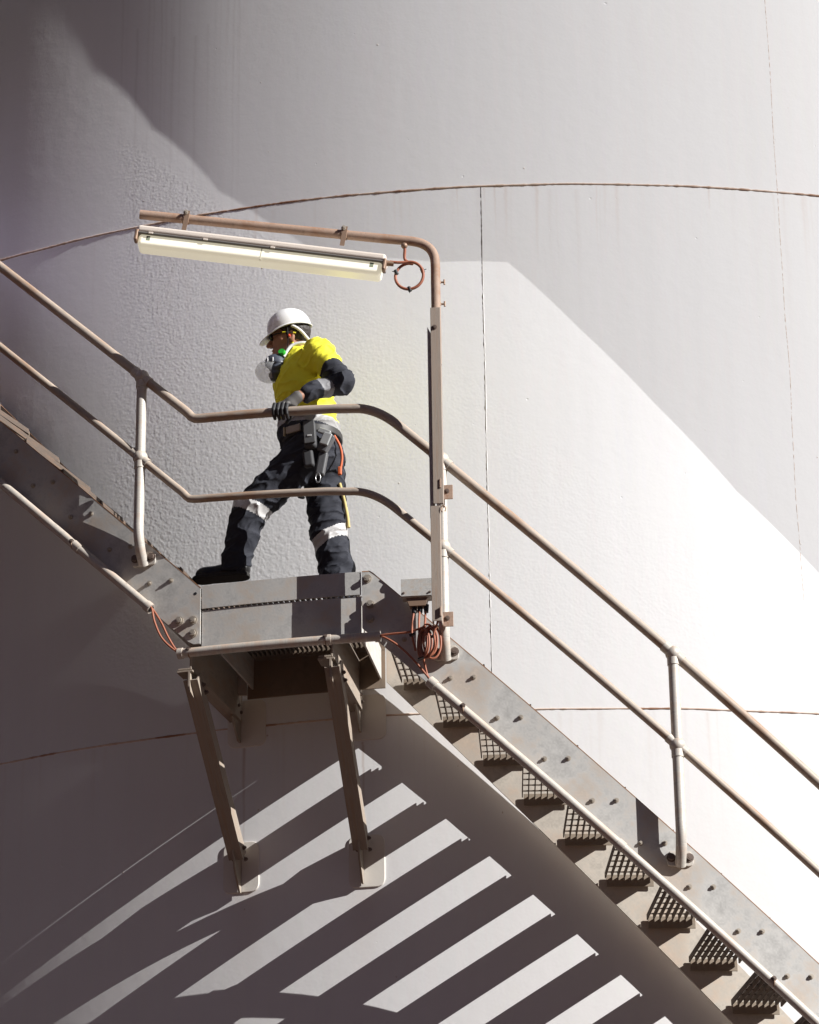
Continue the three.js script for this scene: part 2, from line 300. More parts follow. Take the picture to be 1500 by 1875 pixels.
{ // lower flight
  wpart('stringer', bentPlate(RO - TH, RO, PR, 0.36, (p) => Math.min(H(8.531), OUT_TOP_R(p)), (p) => Math.max(OUT_BOT_R(p), -9), 90), M.galv, lower, 'sunlit outer stringer plate with pairs of bolts');
  wpart('stringer', bentPlate(RIN - TH, RIN, PR, 0.36, (p) => Math.min(H(8.531), OUT_TOP_R(p)), OUT_BOT_R, 90), M.inner, lower);
  wpart('stringer_flange', bentPlate(RO - 0.06, RO - TH - 0.0005, PR + 0.012, 0.36, (p) => OUT_TOP_R(p) - 0.004, (p) => OUT_TOP_R(p) - 0.012, 60), M.galv, lower);
  for (let k = 0; k < 15; k++) makeTread(lower, -0.1295 + STEP * k, H(8.2) - RISE * k, 0.0365);
  for (let k = 0; k < 14; k++) for (const s of [-1, 1]) {
    boltOn(lower, -0.07622 + STEP * (k - 1) + s * 0.00788, RO, 7.24103 - RISE * (k - 1), M.bolt);
  }
  for (const [p, y] of [[-0.1396, 7.7946], [-0.1378, 7.6552], [-0.1379, 7.579]]) boltOn(lower, p, RO, y, M.bolt, BIGBOLT);
}
{ // upper flight
  wpart('stringer', bentPlate(RO - TH, RO, -0.66, PL, (p) => OUT_TOP_L(p), (p) => Math.max(OUT_BOT_L(p), H(8.184)), 90), M.galv, upper, 'outer stringer plate, cut square at the landing');
  wpart('stringer', bentPlate(RIN - TH, RIN, -0.66, PL, OUT_TOP_L, (p) => Math.max(OUT_BOT_L(p), H(8.184)), 60), M.inner, upper);
  for (let k = 0; k < 11; k++) makeTread(upper, -0.311 - STEP * k, H(8.68) + RISE * k, 0.0365);
  for (let k = 0; k < 10; k++) for (const s of [-1, 1]) boltOn(upper, -0.28654 - STEP * k + s * 0.00788, RO, 7.88608 + RISE * k, k < 2 ? M.bolt : M.bolt);
  for (const [p, y] of [[-0.2719, 7.6597], [-0.262, 7.6541], [-0.2618, 7.583]]) boltOn(upper, p, RO, y, M.bolt, BIGBOLT);
  wpart('drilled_hole', (() => { const g = new THREE.CylinderGeometry(0.008, 0.008, 0.001, 14); g.rotateX(Math.PI / 2); g.rotateY(-0.2607); const q = cyl(-0.2607, RO + 0.0006, 7.7986); g.translate(q.x, q.y, q.z); return g; })(), M.black, upper);
}
function rustEdge(parent, pa, pb, top, n, r = RO) { wpart('rusty_edge', bentPlate(r - TH - 0.0004, r + 0.0006, pa, pb, (p) => top(p) + 0.0006, (p) => top(p) - 0.0045 - 0.002 * noise(p * 160, 3), n), M.rustEdge, parent); }
rustEdge(lower, PR, 0.36, (p) => Math.min(H(8.531), OUT_TOP_R(p)), 200);
rustEdge(upper, -0.66, PL, OUT_TOP_L, 160);
rustEdge(upper, -0.66, PL, OUT_TOP_L, 100, RIN);
// landing
const landing = thing('stair_landing', 'level steel landing between the two flights, grating floor edged by a toe plate', 'landing', cyl(-0.2, (RO + RIN) / 2, LAND));
{
  const a = PL + 0.0008, b = PR - 0.0008, rm = (RO + RIN) / 2;
  wpart('toe_board', bentPlate(RO - 0.014, RO - 0.004, a, b, () => H(8.531), () => H(8.394), 24), M.galv, landing);
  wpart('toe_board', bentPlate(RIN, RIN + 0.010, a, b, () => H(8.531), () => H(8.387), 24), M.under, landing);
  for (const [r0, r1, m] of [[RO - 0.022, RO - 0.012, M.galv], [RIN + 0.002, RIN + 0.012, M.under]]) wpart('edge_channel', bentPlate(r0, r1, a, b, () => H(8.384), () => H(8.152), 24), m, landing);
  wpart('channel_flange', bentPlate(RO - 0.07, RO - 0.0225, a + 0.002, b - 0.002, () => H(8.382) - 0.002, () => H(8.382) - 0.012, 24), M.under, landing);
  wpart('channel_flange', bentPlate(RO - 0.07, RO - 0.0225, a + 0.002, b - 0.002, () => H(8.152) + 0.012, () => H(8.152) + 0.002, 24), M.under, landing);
  const floor = wpart('floor_grating', merge(Array.from({ length: 9 }, (_, i) => box((b - a) * rm, 0.006, 0.006, (a + b) / 2, RIN + 0.05 + i * (RO - RIN - 0.1) / 8, LAND - 0.006, 0))), M.grate, landing);
  const nb = 27, G = new THREE.BoxGeometry(0.005, 0.032, RO - RIN - 0.04);
  for (let i = 0; i <= nb; i++) { const p = a + 0.004 + (b - a - 0.008) * i / nb, m = new THREE.Mesh(G, M.grate); m.name = 'bearing_bar'; m.castShadow = m.receiveShadow = true; m.position.copy(cyl(p, rm, LAND - 0.018)).sub(landing.position); m.rotation.y = p; floor.add(m); }
  // end beams under the floor, running back to the tank
  for (const p of [-0.2515, -0.1478]) wpart('end_beam', box(0.010, 0.17, RO - RIN - 0.03, p, rm, H(8.30), 0.002), M.beam, landing);
}
// brackets: a level arm and a diagonal strut in one upright plane, bolted to welded pads
function padGeo(pa, pb, ya, yb, th) { // rounded plate bent to the shell
  const w = (pb - pa) * R, h = yb - ya, r = 0.045, s = new THREE.Shape();
  s.moveTo(-w / 2 + r, -h / 2); s.lineTo(w / 2 - r, -h / 2); s.quadraticCurveTo(w / 2, -h / 2, w / 2, -h / 2 + r); s.lineTo(w / 2, h / 2 - r); s.quadraticCurveTo(w / 2, h / 2, w / 2 - r, h / 2); s.lineTo(-w / 2 + r, h / 2); s.quadraticCurveTo(-w / 2, h / 2, -w / 2, h / 2 - r); s.lineTo(-w / 2, -h / 2 + r); s.quadraticCurveTo(-w / 2, -h / 2, -w / 2 + r, -h / 2);
  const g = new THREE.ExtrudeGeometry(s, { depth: th, bevelEnabled: true, bevelSize: 0.003, bevelThickness: 0.003, bevelSegments: 2, curveSegments: 8 }); g.rotateY((pa + pb) / 2); const c = cyl((pa + pb) / 2, R - 0.004, (ya + yb) / 2); g.translate(c.x, c.y, c.z); return g;
}
const mPad = std({ color: rgb(0.70, 0.66, 0.60), roughness: 0.65, bumpMap: tFine, bumpScale: 0.0004 });
function bracket(p, label, lowPad, upPad) {
  const t = thing('support_bracket', label, 'bracket', cyl(p, R + 0.05, H(7.05)));
  const P = (r, y, side = 0) => cyl(p, r, y).add(V(Math.cos(p) * side, 0, -Math.sin(p) * side));
  // strut: an angle section, one leg in the upright plane and one across it
  const a = P(7.305, H(8.02)), b = P(R + 0.075, H(7.22)), d = b.clone().sub(a), L = d.length();
  const leg = (w, h, off) => { const g = new THREE.BoxGeometry(w, L, h); g.translate(...off); const m = new THREE.Matrix4(), yv = d.clone().normalize().negate(), xv = V(Math.cos(p), 0, -Math.sin(p)), zv = new THREE.Vector3().crossVectors(xv, yv); m.makeBasis(xv, yv, zv); g.applyMatrix4(m); const c = a.clone().add(b).multiplyScalar(0.5); g.translate(c.x, c.y, c.z); return g; };
  wpart('strut', merge([leg(0.008, 0.075, [0.034, 0, 0]), leg(0.068, 0.008, [-0.004, 0, 0.0335])]), M.strut, t);
  // arm: a channel standing on edge with a bottom flange
  const ya = H(8.335), yb = H(8.055);
  wpart('arm', merge([box(0.010, ya - yb, RO - R - 0.075, p, (RO + R) / 2 - 0.005, (ya + yb) / 2, 0.002), box(0.062, 0.010, RO - R - 0.075, p - 0.0050, (RO + R) / 2 - 0.005, yb + 0.004, 0.002)]), M.strut, t);
  // gussets: cut plates joining strut, arm and pad
  const plate = (pts, side, th = 0.010) => { const s = new THREE.Shape(pts.map(([r, y]) => new THREE.Vector2(r, y))); const g = new THREE.ExtrudeGeometry(s, { depth: th, bevelEnabled: false }); g.translate(0, 0, -th / 2 + side); const m = new THREE.Matrix4().makeBasis(V(Math.sin(p), 0, Math.cos(p)), V(0, 1, 0), V(-Math.cos(p), 0, Math.sin(p))); g.applyMatrix4(m); return g; };
  wpart('gusset', plate([[R + 0.012, H(7.02)], [R + 0.03, H(7.02)], [R + 0.115, H(7.14)], [R + 0.165, H(7.30)], [R + 0.10, H(7.335)], [R + 0.012, H(7.30)]], 0.004), M.strut, t);
  wpart('gusset', plate([[7.335, H(8.05)], [7.335, H(7.93)], [7.24, H(7.90)], [7.16, H(7.96)], [7.20, H(8.05)]], 0.006), M.strut, t);
  wpart('gusset', plate([[R + 0.012, H(7.93)], [R + 0.05, H(7.93)], [R + 0.16, H(8.04)], [R + 0.16, H(8.20)], [R + 0.012, H(8.20)]], 0.012), M.strut, t);
  wpart('end_cap', box(0.085, 0.010, 0.10, p - 0.004, 7.285, H(8.045), 0.002), M.strut, t);
  wpart('mounting_pad', padGeo(...lowPad, 0.008), mPad, t);
  wpart('mounting_pad', padGeo(...upPad, 0.008), mPad, t);
  for (const [r, y] of [[R + 0.075, H(7.20)], [R + 0.10, H(7.26)], [7.25, H(7.99)], [7.21, H(7.96)]]) for (const s of [-1, 1]) { const m = new THREE.Mesh(BOLT, M.darkBolt); m.name = 'bolt'; m.castShadow = true; m.position.copy(P(r, y, s > 0 ? 0.039 : -0.012)).sub(t.position); m.rotation.y = p + s * Math.PI / 2; t.add(m); }
  for (const [r, y] of [[R + 0.06, H(8.10)], [R + 0.10, H(8.13)]]) boltOn(t, p, r, y, M.darkBolt, BOLT, p + Math.PI / 2);
}
bracket(-0.2655, 'steel angle bracket under the left end of the landing', [-0.2805, -0.2515, H(7.03), H(7.325)], [-0.2782, -0.2465, H(7.91), H(8.19)]);
bracket(-0.1655, 'steel angle bracket under the right end of the landing', [-0.1772, -0.1490, H(7.005), H(7.31)], [-0.1767, -0.1469, H(7.89), H(8.16)]);

// ------------------------------------------------------------------ handrail
const rail = thing('handrail', 'tubular steel handrail with two rails and ball jointed posts along the stairs', 'handrail', cyl(-0.2, RO + 0.09, LAND));
const RR = RO + 0.09;
function railPath(cR, cL, yl, yr, pStart = -0.62, pEnd = 0.36) {
  const pR = (cR - yr) / 7.871, pL = (cL - yl) / 7.871, pts = [];
  for (let p = pStart; p < pL - 0.006; p += 0.012) pts.push([p, cL - 7.871 * p]);
  pts.push([pL - 0.006, cL - 7.871 * (pL - 0.006)], [pL - 0.0015, yl + 0.007], [pL + 0.003, yl - 0.0006]);
  for (let p = pL + 0.012; p < pR - 0.021; p += 0.012) pts.push([p, yl + (yr - yl) * (p - pL) / (pR - pL)]);
  for (let i = 0; i <= 8; i++) { const t = -1 + i / 4, d = t * 0.016; const q = pR + d, str = (x) => x < pR ? yr : cR - 7.871 * x; const bl = 0.016 * 7.871 / 4 * Math.pow(1 - Math.abs(t), 2); pts.push([q, str(q) - bl]); }
  for (let p = pR + 0.028; p < pEnd; p += 0.012) pts.push([p, cR - 7.871 * p]);
  return pts.map(([p, y]) => cyl(p, RR, H(y)));
}
const topPts = railPath(8.455, 7.490, 9.525, 9.490), midPts = railPath(7.925, 6.972, 9.024, 8.978);
function dusty(g) { // red dust lies along the upper side of round bars
  const n = g.attributes.normal, p = g.attributes.position, c = []; for (let i = 0; i < n.count; i++) { const d = sstep(0.1, 0.9, n.getY(i)) * (0.6 + 0.5 * fbm(p.getX(i) * 6, p.getY(i) * 6, p.getZ(i) * 6, 2)); c.push(1 + 0.10 * d, 1 - 0.08 * d, 1 - 0.22 * d); }
  g.setAttribute('color', new THREE.Float32BufferAttribute(c, 3)); return g;
}
for (const k of ['rail', 'post', 'arm']) M[k].vertexColors = true;
const scaleUV = (g, u, v) => { const a = g.attributes.uv; for (let i = 0; i < a.count; i++) a.setXY(i, a.getX(i) * u, a.getY(i) * v); return g; };
const wp = (name, g, mat, parent, label) => wpart(name, dusty(scaleUV(g, 6, 0.3)), mat, parent, label);
wp('top_rail', tube(topPts, 0.0245, 420, 16), M.rail, rail);
wp('mid_rail', tube(midPts, 0.0205, 420, 16), M.rail, rail);
function stanchion(p, base, yTop, yMid) {
  const q = (r, y) => cyl(p, r, y);
  const pts = [q(RO + 0.012, base - 0.035), q(RO + 0.030, base - 0.012), q(RO + 0.062, base + 0.035), q(RR - 0.003, base + 0.11), q(RR, base + 0.2), q(RR, (base + yMid) / 2), q(RR, yMid), q(RR, yTop)];
  const st = wp('stanchion', tube(pts, 0.0268, 70, 18), M.post, rail);
  for (const y of [yTop, yMid]) {
    const b = new THREE.SphereGeometry(0.039, 24, 16); const c = q(RR, y); b.translate(c.x, c.y, c.z);
    const n1 = rod(q(RR, y - 0.062), q(RR, y - 0.02), 0.0305, 0.0305, 18), dir = V(Math.cos(p), -SL / RR, -Math.sin(p)).normalize(), n2 = rod(c.clone().addScaledVector(dir, -0.06), c.clone().addScaledVector(dir, 0.06), y === yTop ? 0.029 : 0.025, undefined, 18);
    wp('ball_joint', merge([b, n1, n2]), M.post, st);
  }
  const w = 0.062, hh = 0.026, s = new THREE.Shape(); // flange foot, oval with cut corners
  s.moveTo(-w, -hh * 0.6); s.quadraticCurveTo(-w, -hh * 1.25, -w * 0.7, -hh * 1.3); s.lineTo(w * 0.7, -hh * 1.3); s.quadraticCurveTo(w, -hh * 1.25, w, -hh * 0.6); s.lineTo(w, hh * 0.7); s.lineTo(w * 0.75, hh * 1.4); s.lineTo(-w * 0.75, hh * 1.4); s.lineTo(-w, hh * 0.7); s.closePath();
  const f = new THREE.ExtrudeGeometry(s, { depth: 0.010, bevelEnabled: true, bevelSize: 0.002, bevelThickness: 0.002, bevelSegments: 2 }); f.rotateY(p); const c = q(RO + 0.002, base); f.translate(c.x, c.y, c.z);
  wp('base_flange', f, M.post, st);
  for (const d of [-1, 1]) { const m = new THREE.Mesh(BIGBOLT, M.darkBolt); m.name = 'bolt'; m.castShadow = true; m.position.copy(cyl(p + d * 0.044 / RO, RO + 0.014, base + 0.005)).sub(rail.position); m.rotation.y = p; st.add(m); }
}
stanchion(-0.2985, 8.018, H(9.838), H(9.327));
stanchion(-0.0868, 7.370, H(8.455 + 7.871 * 0.0868), H(7.925 + 7.871 * 0.0868));
stanchion(0.0638, 6.290, H(8.455 - 7.871 * 0.0638), H(7.925 - 7.871 * 0.0638));
stanchion(-0.515, H(6.353 + 7.871 * 0.515), H(7.49 + 7.871 * 0.515), H(6.972 + 7.871 * 0.515));
stanchion(0.215, H(7.265 - 7.871 * 0.215), H(8.455 - 7.871 * 0.215), H(7.925 - 7.871 * 0.215));

// ------------------------------------------------------------------ conduits along the foot of the stringers
const RC = RO + 0.045;
function conduit(label, pts, joints, at, ends) {
  const t = thing('conduit_pipe', label, 'conduit', at, 0, null);
  wp('pipe', tube(pts, 0.0235, Math.max(12, pts.length * 6), 16), M.post, t);
  for (const [a, b] of joints) wp('coupling', rod(a, b, 0.0275, 0.0275, 18), M.post, t);
  for (const [a, b] of ends) { wp('end_bush', rod(a, b, 0.0285, 0.0285, 18), M.post, t); const d = b.clone().sub(a).normalize(), e = b.clone().addScaledVector(d, 0.0008); wpart('bore', rod(b, e, 0.018, 0.018, 16), M.black, t); }
  return t;
}
const helix = (c, a, b, n) => Array.from({ length: n + 1 }, (_, i) => { const p = a + (b - a) * i / n; return cyl(p, RC, H(c - 7.871 * p)); });
const hx = (c, p) => cyl(p, RC, H(c - 7.871 * p));
function saddle(parent, p, y) { // pipe clip with its screw
  wpart('saddle_clip', (() => { const g = new THREE.TorusGeometry(0.0255, 0.004, 8, 20); g.rotateY(p + Math.PI / 2); const c = cyl(p, RC, y); g.translate(c.x, c.y, c.z); return g; })(), M.clip, parent);
  boltOn(parent, p, RC + 0.022, y + 0.012, M.darkBolt, BOLT);
}
const cL = conduit('dusty steel conduit pipe below the shadowed upper flight, cables hanging from its end', helix(6.118, -0.62, -0.2915, 30), [[hx(6.118, -0.3495), hx(6.118, -0.3445)]], hx(6.118, -0.35), [[hx(6.118, -0.2940), hx(6.118, -0.2905)]]);
saddle(cL, -0.350, H(6.118 + 7.871 * 0.350) - 0.006);
const YM = H(8.113), lm = (p) => cyl(p, RC + 0.006, YM);
const cM = conduit('level steel conduit pipe along the bottom edge of the landing', Array.from({ length: 15 }, (_, i) => lm(-0.2695 + (0.2695 - 0.1305) * i / 14)), [[lm(-0.1665), lm(-0.1635)]], lm(-0.2), [[lm(-0.1335), lm(-0.1300)], [lm(-0.2665), lm(-0.2700)]]);
saddle(cM, -0.262, YM); saddle(cM, -0.1668, YM);
const cR = conduit('steel conduit pipe running down under the sunlit lower flight', helix(7.070, -0.0975, 0.36, 40), [[hx(7.07, 0.0228), hx(7.07, 0.0268)]], hx(7.07, 0.05), [[hx(7.07, -0.0935), hx(7.07, -0.0978)]]);
for (const p of [-0.0756, 0.1195, 0.29]) saddle(cR, p, H(7.07 - 7.871 * p));

// ------------------------------------------------------------------ lamp pole, lamp, box, cables
const RP = RO + 0.24;                                                // the pole stands just outside the rail
const pole = thing('lamp_pole', 'hinged lamp pole: square channel mast with a bent rust brown pipe arm', 'lamp pole', cyl(-0.09, RP, 7.49));
{
  const pc = -0.0871, A0 = cyl(-0.1010, RP + 0.0, 9.5555), A1 = cyl(-0.2812, RO + 0.50, 9.741);
  const up = tube([cyl(pc, RP - 0.012, 8.85), cyl(pc, RP - 0.012, 9.0), cyl(pc, RP - 0.012, 9.15), cyl(pc, RP - 0.012, 9.32), cyl(pc, RP - 0.011, 9.42), cyl(pc - 0.0006, RP - 0.011, 9.468), cyl(pc - 0.0032, RP - 0.009, 9.511), cyl(pc - 0.0080, RP - 0.006, 9.541),
    ...[0, 0.12, 0.25, 0.4, 0.55, 0.7, 0.85, 1].map(t => A0.clone().lerp(A1, t))], 0.0245, 150, 18);
  wp('arm_pipe', up, M.arm, pole);
  wpart('pipe_bore', (() => { const d = A1.clone().sub(A0).normalize(); return rod(A1, A1.clone().addScaledVector(d, 0.001), 0.019); })(), M.black, pole);
  // two lengths of channel: front sleeve above, mast below, each with thin folded sides
  const chan = (y0, y1, p, w, d, r) => merge([box(w, y1 - y0, 0.005, p, r, (y0 + y1) / 2, 0.0015), box(0.005, y1 - y0, d, p - (w / 2 - 0.0026) / r, r - d / 2 - 0.003, (y0 + y1) / 2, 0.0015), box(0.005, y1 - y0, d, p + (w / 2 - 0.0026) / r, r - d / 2 - 0.003, (y0 + y1) / 2, 0.0015)]);
  wpart('mast_sleeve', chan(8.070, 9.158, -0.0874, 0.050, 0.058, RP + 0.022), M.mast, pole);
  wpart('mast', chan(7.447, 8.060, -0.0896, 0.048, 0.060, RP + 0.016), M.mast, pole);
  wpart('hinge_plate', (() => { const s = new THREE.Shape([[0, 0], [0.016, 0.035], [0.016, -1.02], [0, -1.02]].map(q => new THREE.Vector2(-q[0], q[1]))); const g = new THREE.ExtrudeGeometry(s, { depth: 0.05, bevelEnabled: false }); g.translate(-0.024, 0, -0.03); g.rotateY(-0.0880); const c = cyl(-0.0877, RP - 0.005, 9.02); g.translate(c.x, c.y, c.z); return g; })(), M.beam, pole);
  boltOn(pole, -0.0880, RP + 0.0245, 9.045, M.darkBolt);
  for (const y of [9.318, 9.193]) { const a = cyl(-0.0840, RP - 0.012, y), b = cyl(-0.0812, RP - 0.012, y); wpart('wing_screw', merge([rod(a, b, 0.005), rod(b.clone().add(V(0, 0.014, 0)), b.clone().add(V(0, -0.014, 0)), 0.005), rod(a.clone().add(V(0, 0.008, 0.002)), a.clone().add(V(0, -0.008, 0.002)), 0.004)]), M.clip, pole); }
  for (const [y, p] of [[8.187, -0.0824], [7.503, -0.0836]]) { // clamp plates that grip the stanchion, with arms out to the mast
    wpart('clamp_plate', box(0.052, 0.078, 0.006, p, RR + 0.04, y, 0.002), M.plainArm, pole);
    wpart('clamp_arm', box(0.008, 0.05, 0.16, p - 0.0035, RR + 0.10, y - 0.01, 0.002), M.plainArm, pole);
    boltOn(pole, p - 0.0006, RR + 0.043, y + 0.004, M.darkBolt);
  }
  const ring = new THREE.TorusGeometry(0.014, 0.0035, 8, 20, 5.2); ring.rotateZ(-0.9); ring.scale(0.8, 1.25, 1); ring.rotateY(-0.08); const rc = cyl(-0.0843, RP + 0.02, 8.040); ring.translate(rc.x, rc.y, rc.z); wpart('snap_hook', ring, M.clip, pole);
}
// fluorescent lamp slung under the arm
const lampA = cyl(-0.2838, RO + 0.475, 9.628), lampB = cyl(-0.1198, RO + 0.270, 9.408);   // axis, left and right
const lamp = thing('fluorescent_lamp', 'long weatherproof fluorescent lamp with clear diffuser, slung under the bent pipe arm', 'lamp', lampA.clone().add(lampB).multiplyScalar(0.5));
{
  const d = lampB.clone().sub(lampA), L = d.length(), xv = d.clone().normalize(), zv = new THREE.Vector3().crossVectors(xv, V(0, 1, 0)).normalize(), yv = new THREE.Vector3().crossVectors(zv, xv), B = new THREE.Matrix4().makeBasis(xv, yv, zv), c = lamp.position;
  const put = (g, x, y, z) => { g.translate(x, y, z); g.applyMatrix4(B); g.translate(c.x, c.y, c.z); return g; };
  wpart('housing', put(new RoundedBoxGeometry(L, 0.044, 0.130, 4, 0.018), 0, 0.020, 0), M.lampWhite, lamp);
  wpart('gasket', put(new RoundedBoxGeometry(L - 0.008, 0.010, 0.134, 3, 0.004), 0, -0.005, 0), std({ color: rgb(0.16, 0.15, 0.14), roughness: 0.6 }), lamp);
  const dif = wpart('diffuser', put(new RoundedBoxGeometry(L - 0.03, 0.074, 0.110, 5, 0.022), 0, -0.038, 0), std({ color: rgb(0.92, 0.89, 0.76), roughness: 0.24, emissive: rgb(1.0, 0.93, 0.70), emissiveIntensity: 0.30 }), lamp);
  wpart('diffuser_joint', put(new THREE.BoxGeometry(0.004, 0.072, 0.1114), 0.01, -0.038, 0), std({ color: rgb(0.55, 0.52, 0.42), roughness: 0.5 }), dif);
  for (const x of [-1, 1]) { wpart('tube_holder', put(new THREE.BoxGeometry(0.020, 0.026, 0.1112), x * (L / 2 - 0.068), -0.030, 0), std({ color: rgb(0.30, 0.34, 0.24), roughness: 0.6 }), dif); wpart('end_clip', put(new RoundedBoxGeometry(0.018, 0.064, 0.052, 2, 0.007), x * (L / 2 - 0.004), -0.020, 0.044), M.clip, lamp); }
  for (const x of [-L * 0.22, -L * 0.44, L * 0.05]) wpart('catch', put(new RoundedBoxGeometry(0.024, 0.010, 0.006, 2, 0.002), x, -0.004, 0.0675), M.lampWhite, lamp);
  // straps up to the arm
  const armA = cyl(-0.1010, RP, 9.5555), armB = cyl(-0.2812, RO + 0.50, 9.741);
  for (const f of [0.83, 0.255]) { const q = armA.clone().lerp(armB, f), up = q.clone().add(V(0, 0.032, 0)); const dn = q.clone().add(V(0, -0.075, 0));
    const st = new THREE.BoxGeometry(0.024, 0.112, 0.004); st.applyMatrix4(B); st.translate((up.x + dn.x) / 2 + zv.x * 0.027, (up.y + dn.y) / 2, (up.z + dn.z) / 2 + zv.z * 0.027);
    const tor = new THREE.TorusGeometry(0.0265, 0.003, 8, 20); tor.scale(1, 1, 6); tor.rotateY(Math.PI / 2); tor.applyMatrix4(B); tor.translate(q.x, q.y, q.z);
    const h = wpart('hanger_strap', merge([st, tor]), M.clip, lamp); const b = new THREE.Mesh(BOLT, M.bolt); b.name = 'bolt'; b.position.copy(up).addScaledVector(zv, 0.03).sub(c).add(V(0, -0.008, 0)); h.add(b); }
  wpart('cable_gland', put((() => { const g = new THREE.CylinderGeometry(0.013, 0.016, 0.04, 10); g.rotateZ(-Math.PI / 2); return g; })(), L / 2 + 0.016, 0.018, 0), M.clip, lamp);
}
// the lamp's own cable with a loop below the bend
{
  const t = thing('lamp_cable', 'orange cable looped once below the bend of the lamp arm', 'cable', cyl(-0.1050, RP + 0.02, 9.36));
  const g = cyl(-0.1172, RO + 0.27, 9.432), c = cyl(-0.1045, RO + 0.25, 9.354), tx = V(Math.cos(0.105), 0, Math.sin(0.105)), pts = [g, g.clone().addScaledVector(tx, 0.035).add(V(0, -0.006, 0))];
  for (let i = 0; i <= 22; i++) { const a = 1.75 - i / 22 * Math.PI * 2.15; pts.push(c.clone().addScaledVector(tx, Math.cos(a) * 0.072).add(V(0, Math.sin(a) * 0.076, 0.010 - 0.02 * i / 22))); }
  pts.push(c.clone().addScaledVector(tx, -0.020).add(V(0, 0.10, -0.012)), cyl(-0.1073, RP + 0.012, 9.512));
  wpart('cable', tube(pts, 0.0078, 160, 10), M.cable, t);
  for (const a of [0.35, 2.8, -1.57]) { const q = c.clone().addScaledVector(tx, Math.cos(a) * 0.072).add(V(0, Math.sin(a) * 0.076, 0)); wpart('cable_tie', merge([rod(q.clone().add(V(-0.004, 0.012, 0)), q.clone().add(V(0.004, -0.012, 0)), 0.010, 0.010, 8), rod(q, q.clone().addScaledVector(tx, Math.cos(a) * 0.022).add(V(0, Math.sin(a) * 0.022, 0)), 0.002)]), M.black, t); }
  const s = new THREE.SphereGeometry(0.017, 14, 10), q = cyl(-0.1076, RP + 0.014, 9.528); s.translate(q.x, q.y, q.z); wpart('clip', s, M.clip, t);
}
// junction box on the stanchion with three glands
const jbox = thing('junction_box', 'small grey metal junction box on the mast, half in shadow', 'junction box', cyl(-0.1046, RO + 0.06, 7.65));
{
  const p = -0.1046, r = RO + 0.06;
  wpart('case', box(0.152, 0.100, 0.070, p, r, 7.694, 0.004), M.galv, jbox);
  wpart('lid', box(0.156, 0.092, 0.004, p, r + 0.0378, 7.694, 0.001), M.galv, jbox);
  for (const s of [-1, 1]) boltOn(jbox, p + s * 0.0088, r + 0.0395, 7.665, M.darkBolt, boltAlongZ(0.4, 0.001));
  wpart('gland_plate', (() => { const s = new THREE.Shape([[-0.055, 0], [0.052, 0], [0.042, -0.042], [-0.038, -0.042]].map(q => new THREE.Vector2(...q))); const g = new THREE.ExtrudeGeometry(s, { depth: 0.05, bevelEnabled: false }); g.translate(0, 0, -0.025); g.rotateY(p); const c = cyl(p, r, 7.6435); g.translate(c.x, c.y, c.z); return g; })(), M.clip, jbox);
  for (const q of [-0.1069, -0.1029, -0.0989]) wpart('cable_gland', rod(cyl(q, r, 7.612), cyl(q, r, 7.572), 0.015, 0.012, 10), M.black, jbox);
}
function cable(label, lists, at) {
  const t = thing('power_cable', label, 'cable', at, 0, null);
  for (const l of lists) wpart('strand', tube(l.map(([p, y, r]) => cyl(p, RO + (r ?? 0.06), y)), 0.0056, l.length * 14, 9), M.cable, t);
  return t;
}
cable('two orange cables hanging from the upper conduit down to the landing conduit', [
  [[-0.2925, 7.742, 0.05], [-0.2897, 7.7276], [-0.2863, 7.6414, 0.075], [-0.2801, 7.5414, 0.08], [-0.2713, 7.475, 0.06], [-0.268, 7.462, 0.052]],
  [[-0.2920, 7.738, 0.045], [-0.2894, 7.723, 0.055], [-0.2822, 7.6381, 0.06], [-0.2766, 7.5511, 0.065], [-0.2707, 7.478, 0.058], [-0.268, 7.465, 0.05]]], cyl(-0.28, RO + 0.06, 7.47));
cable('orange cables from the landing conduit, crossing to the coil and the lower conduit', [
  [[-0.1310, 7.463, 0.052], [-0.1287, 7.464], [-0.1213, 7.4664, 0.065], [-0.1121, 7.4653, 0.075], [-0.1048, 7.468, 0.10], [-0.0985, 7.472, 0.13]],
  [[-0.1310, 7.460, 0.048], [-0.1287, 7.456], [-0.1195, 7.4106, 0.07], [-0.1098, 7.3401, 0.07], [-0.098, 7.2291, 0.052], [-0.0955, 7.205, 0.046]]], cyl(-0.115, RO + 0.06, 7.40));
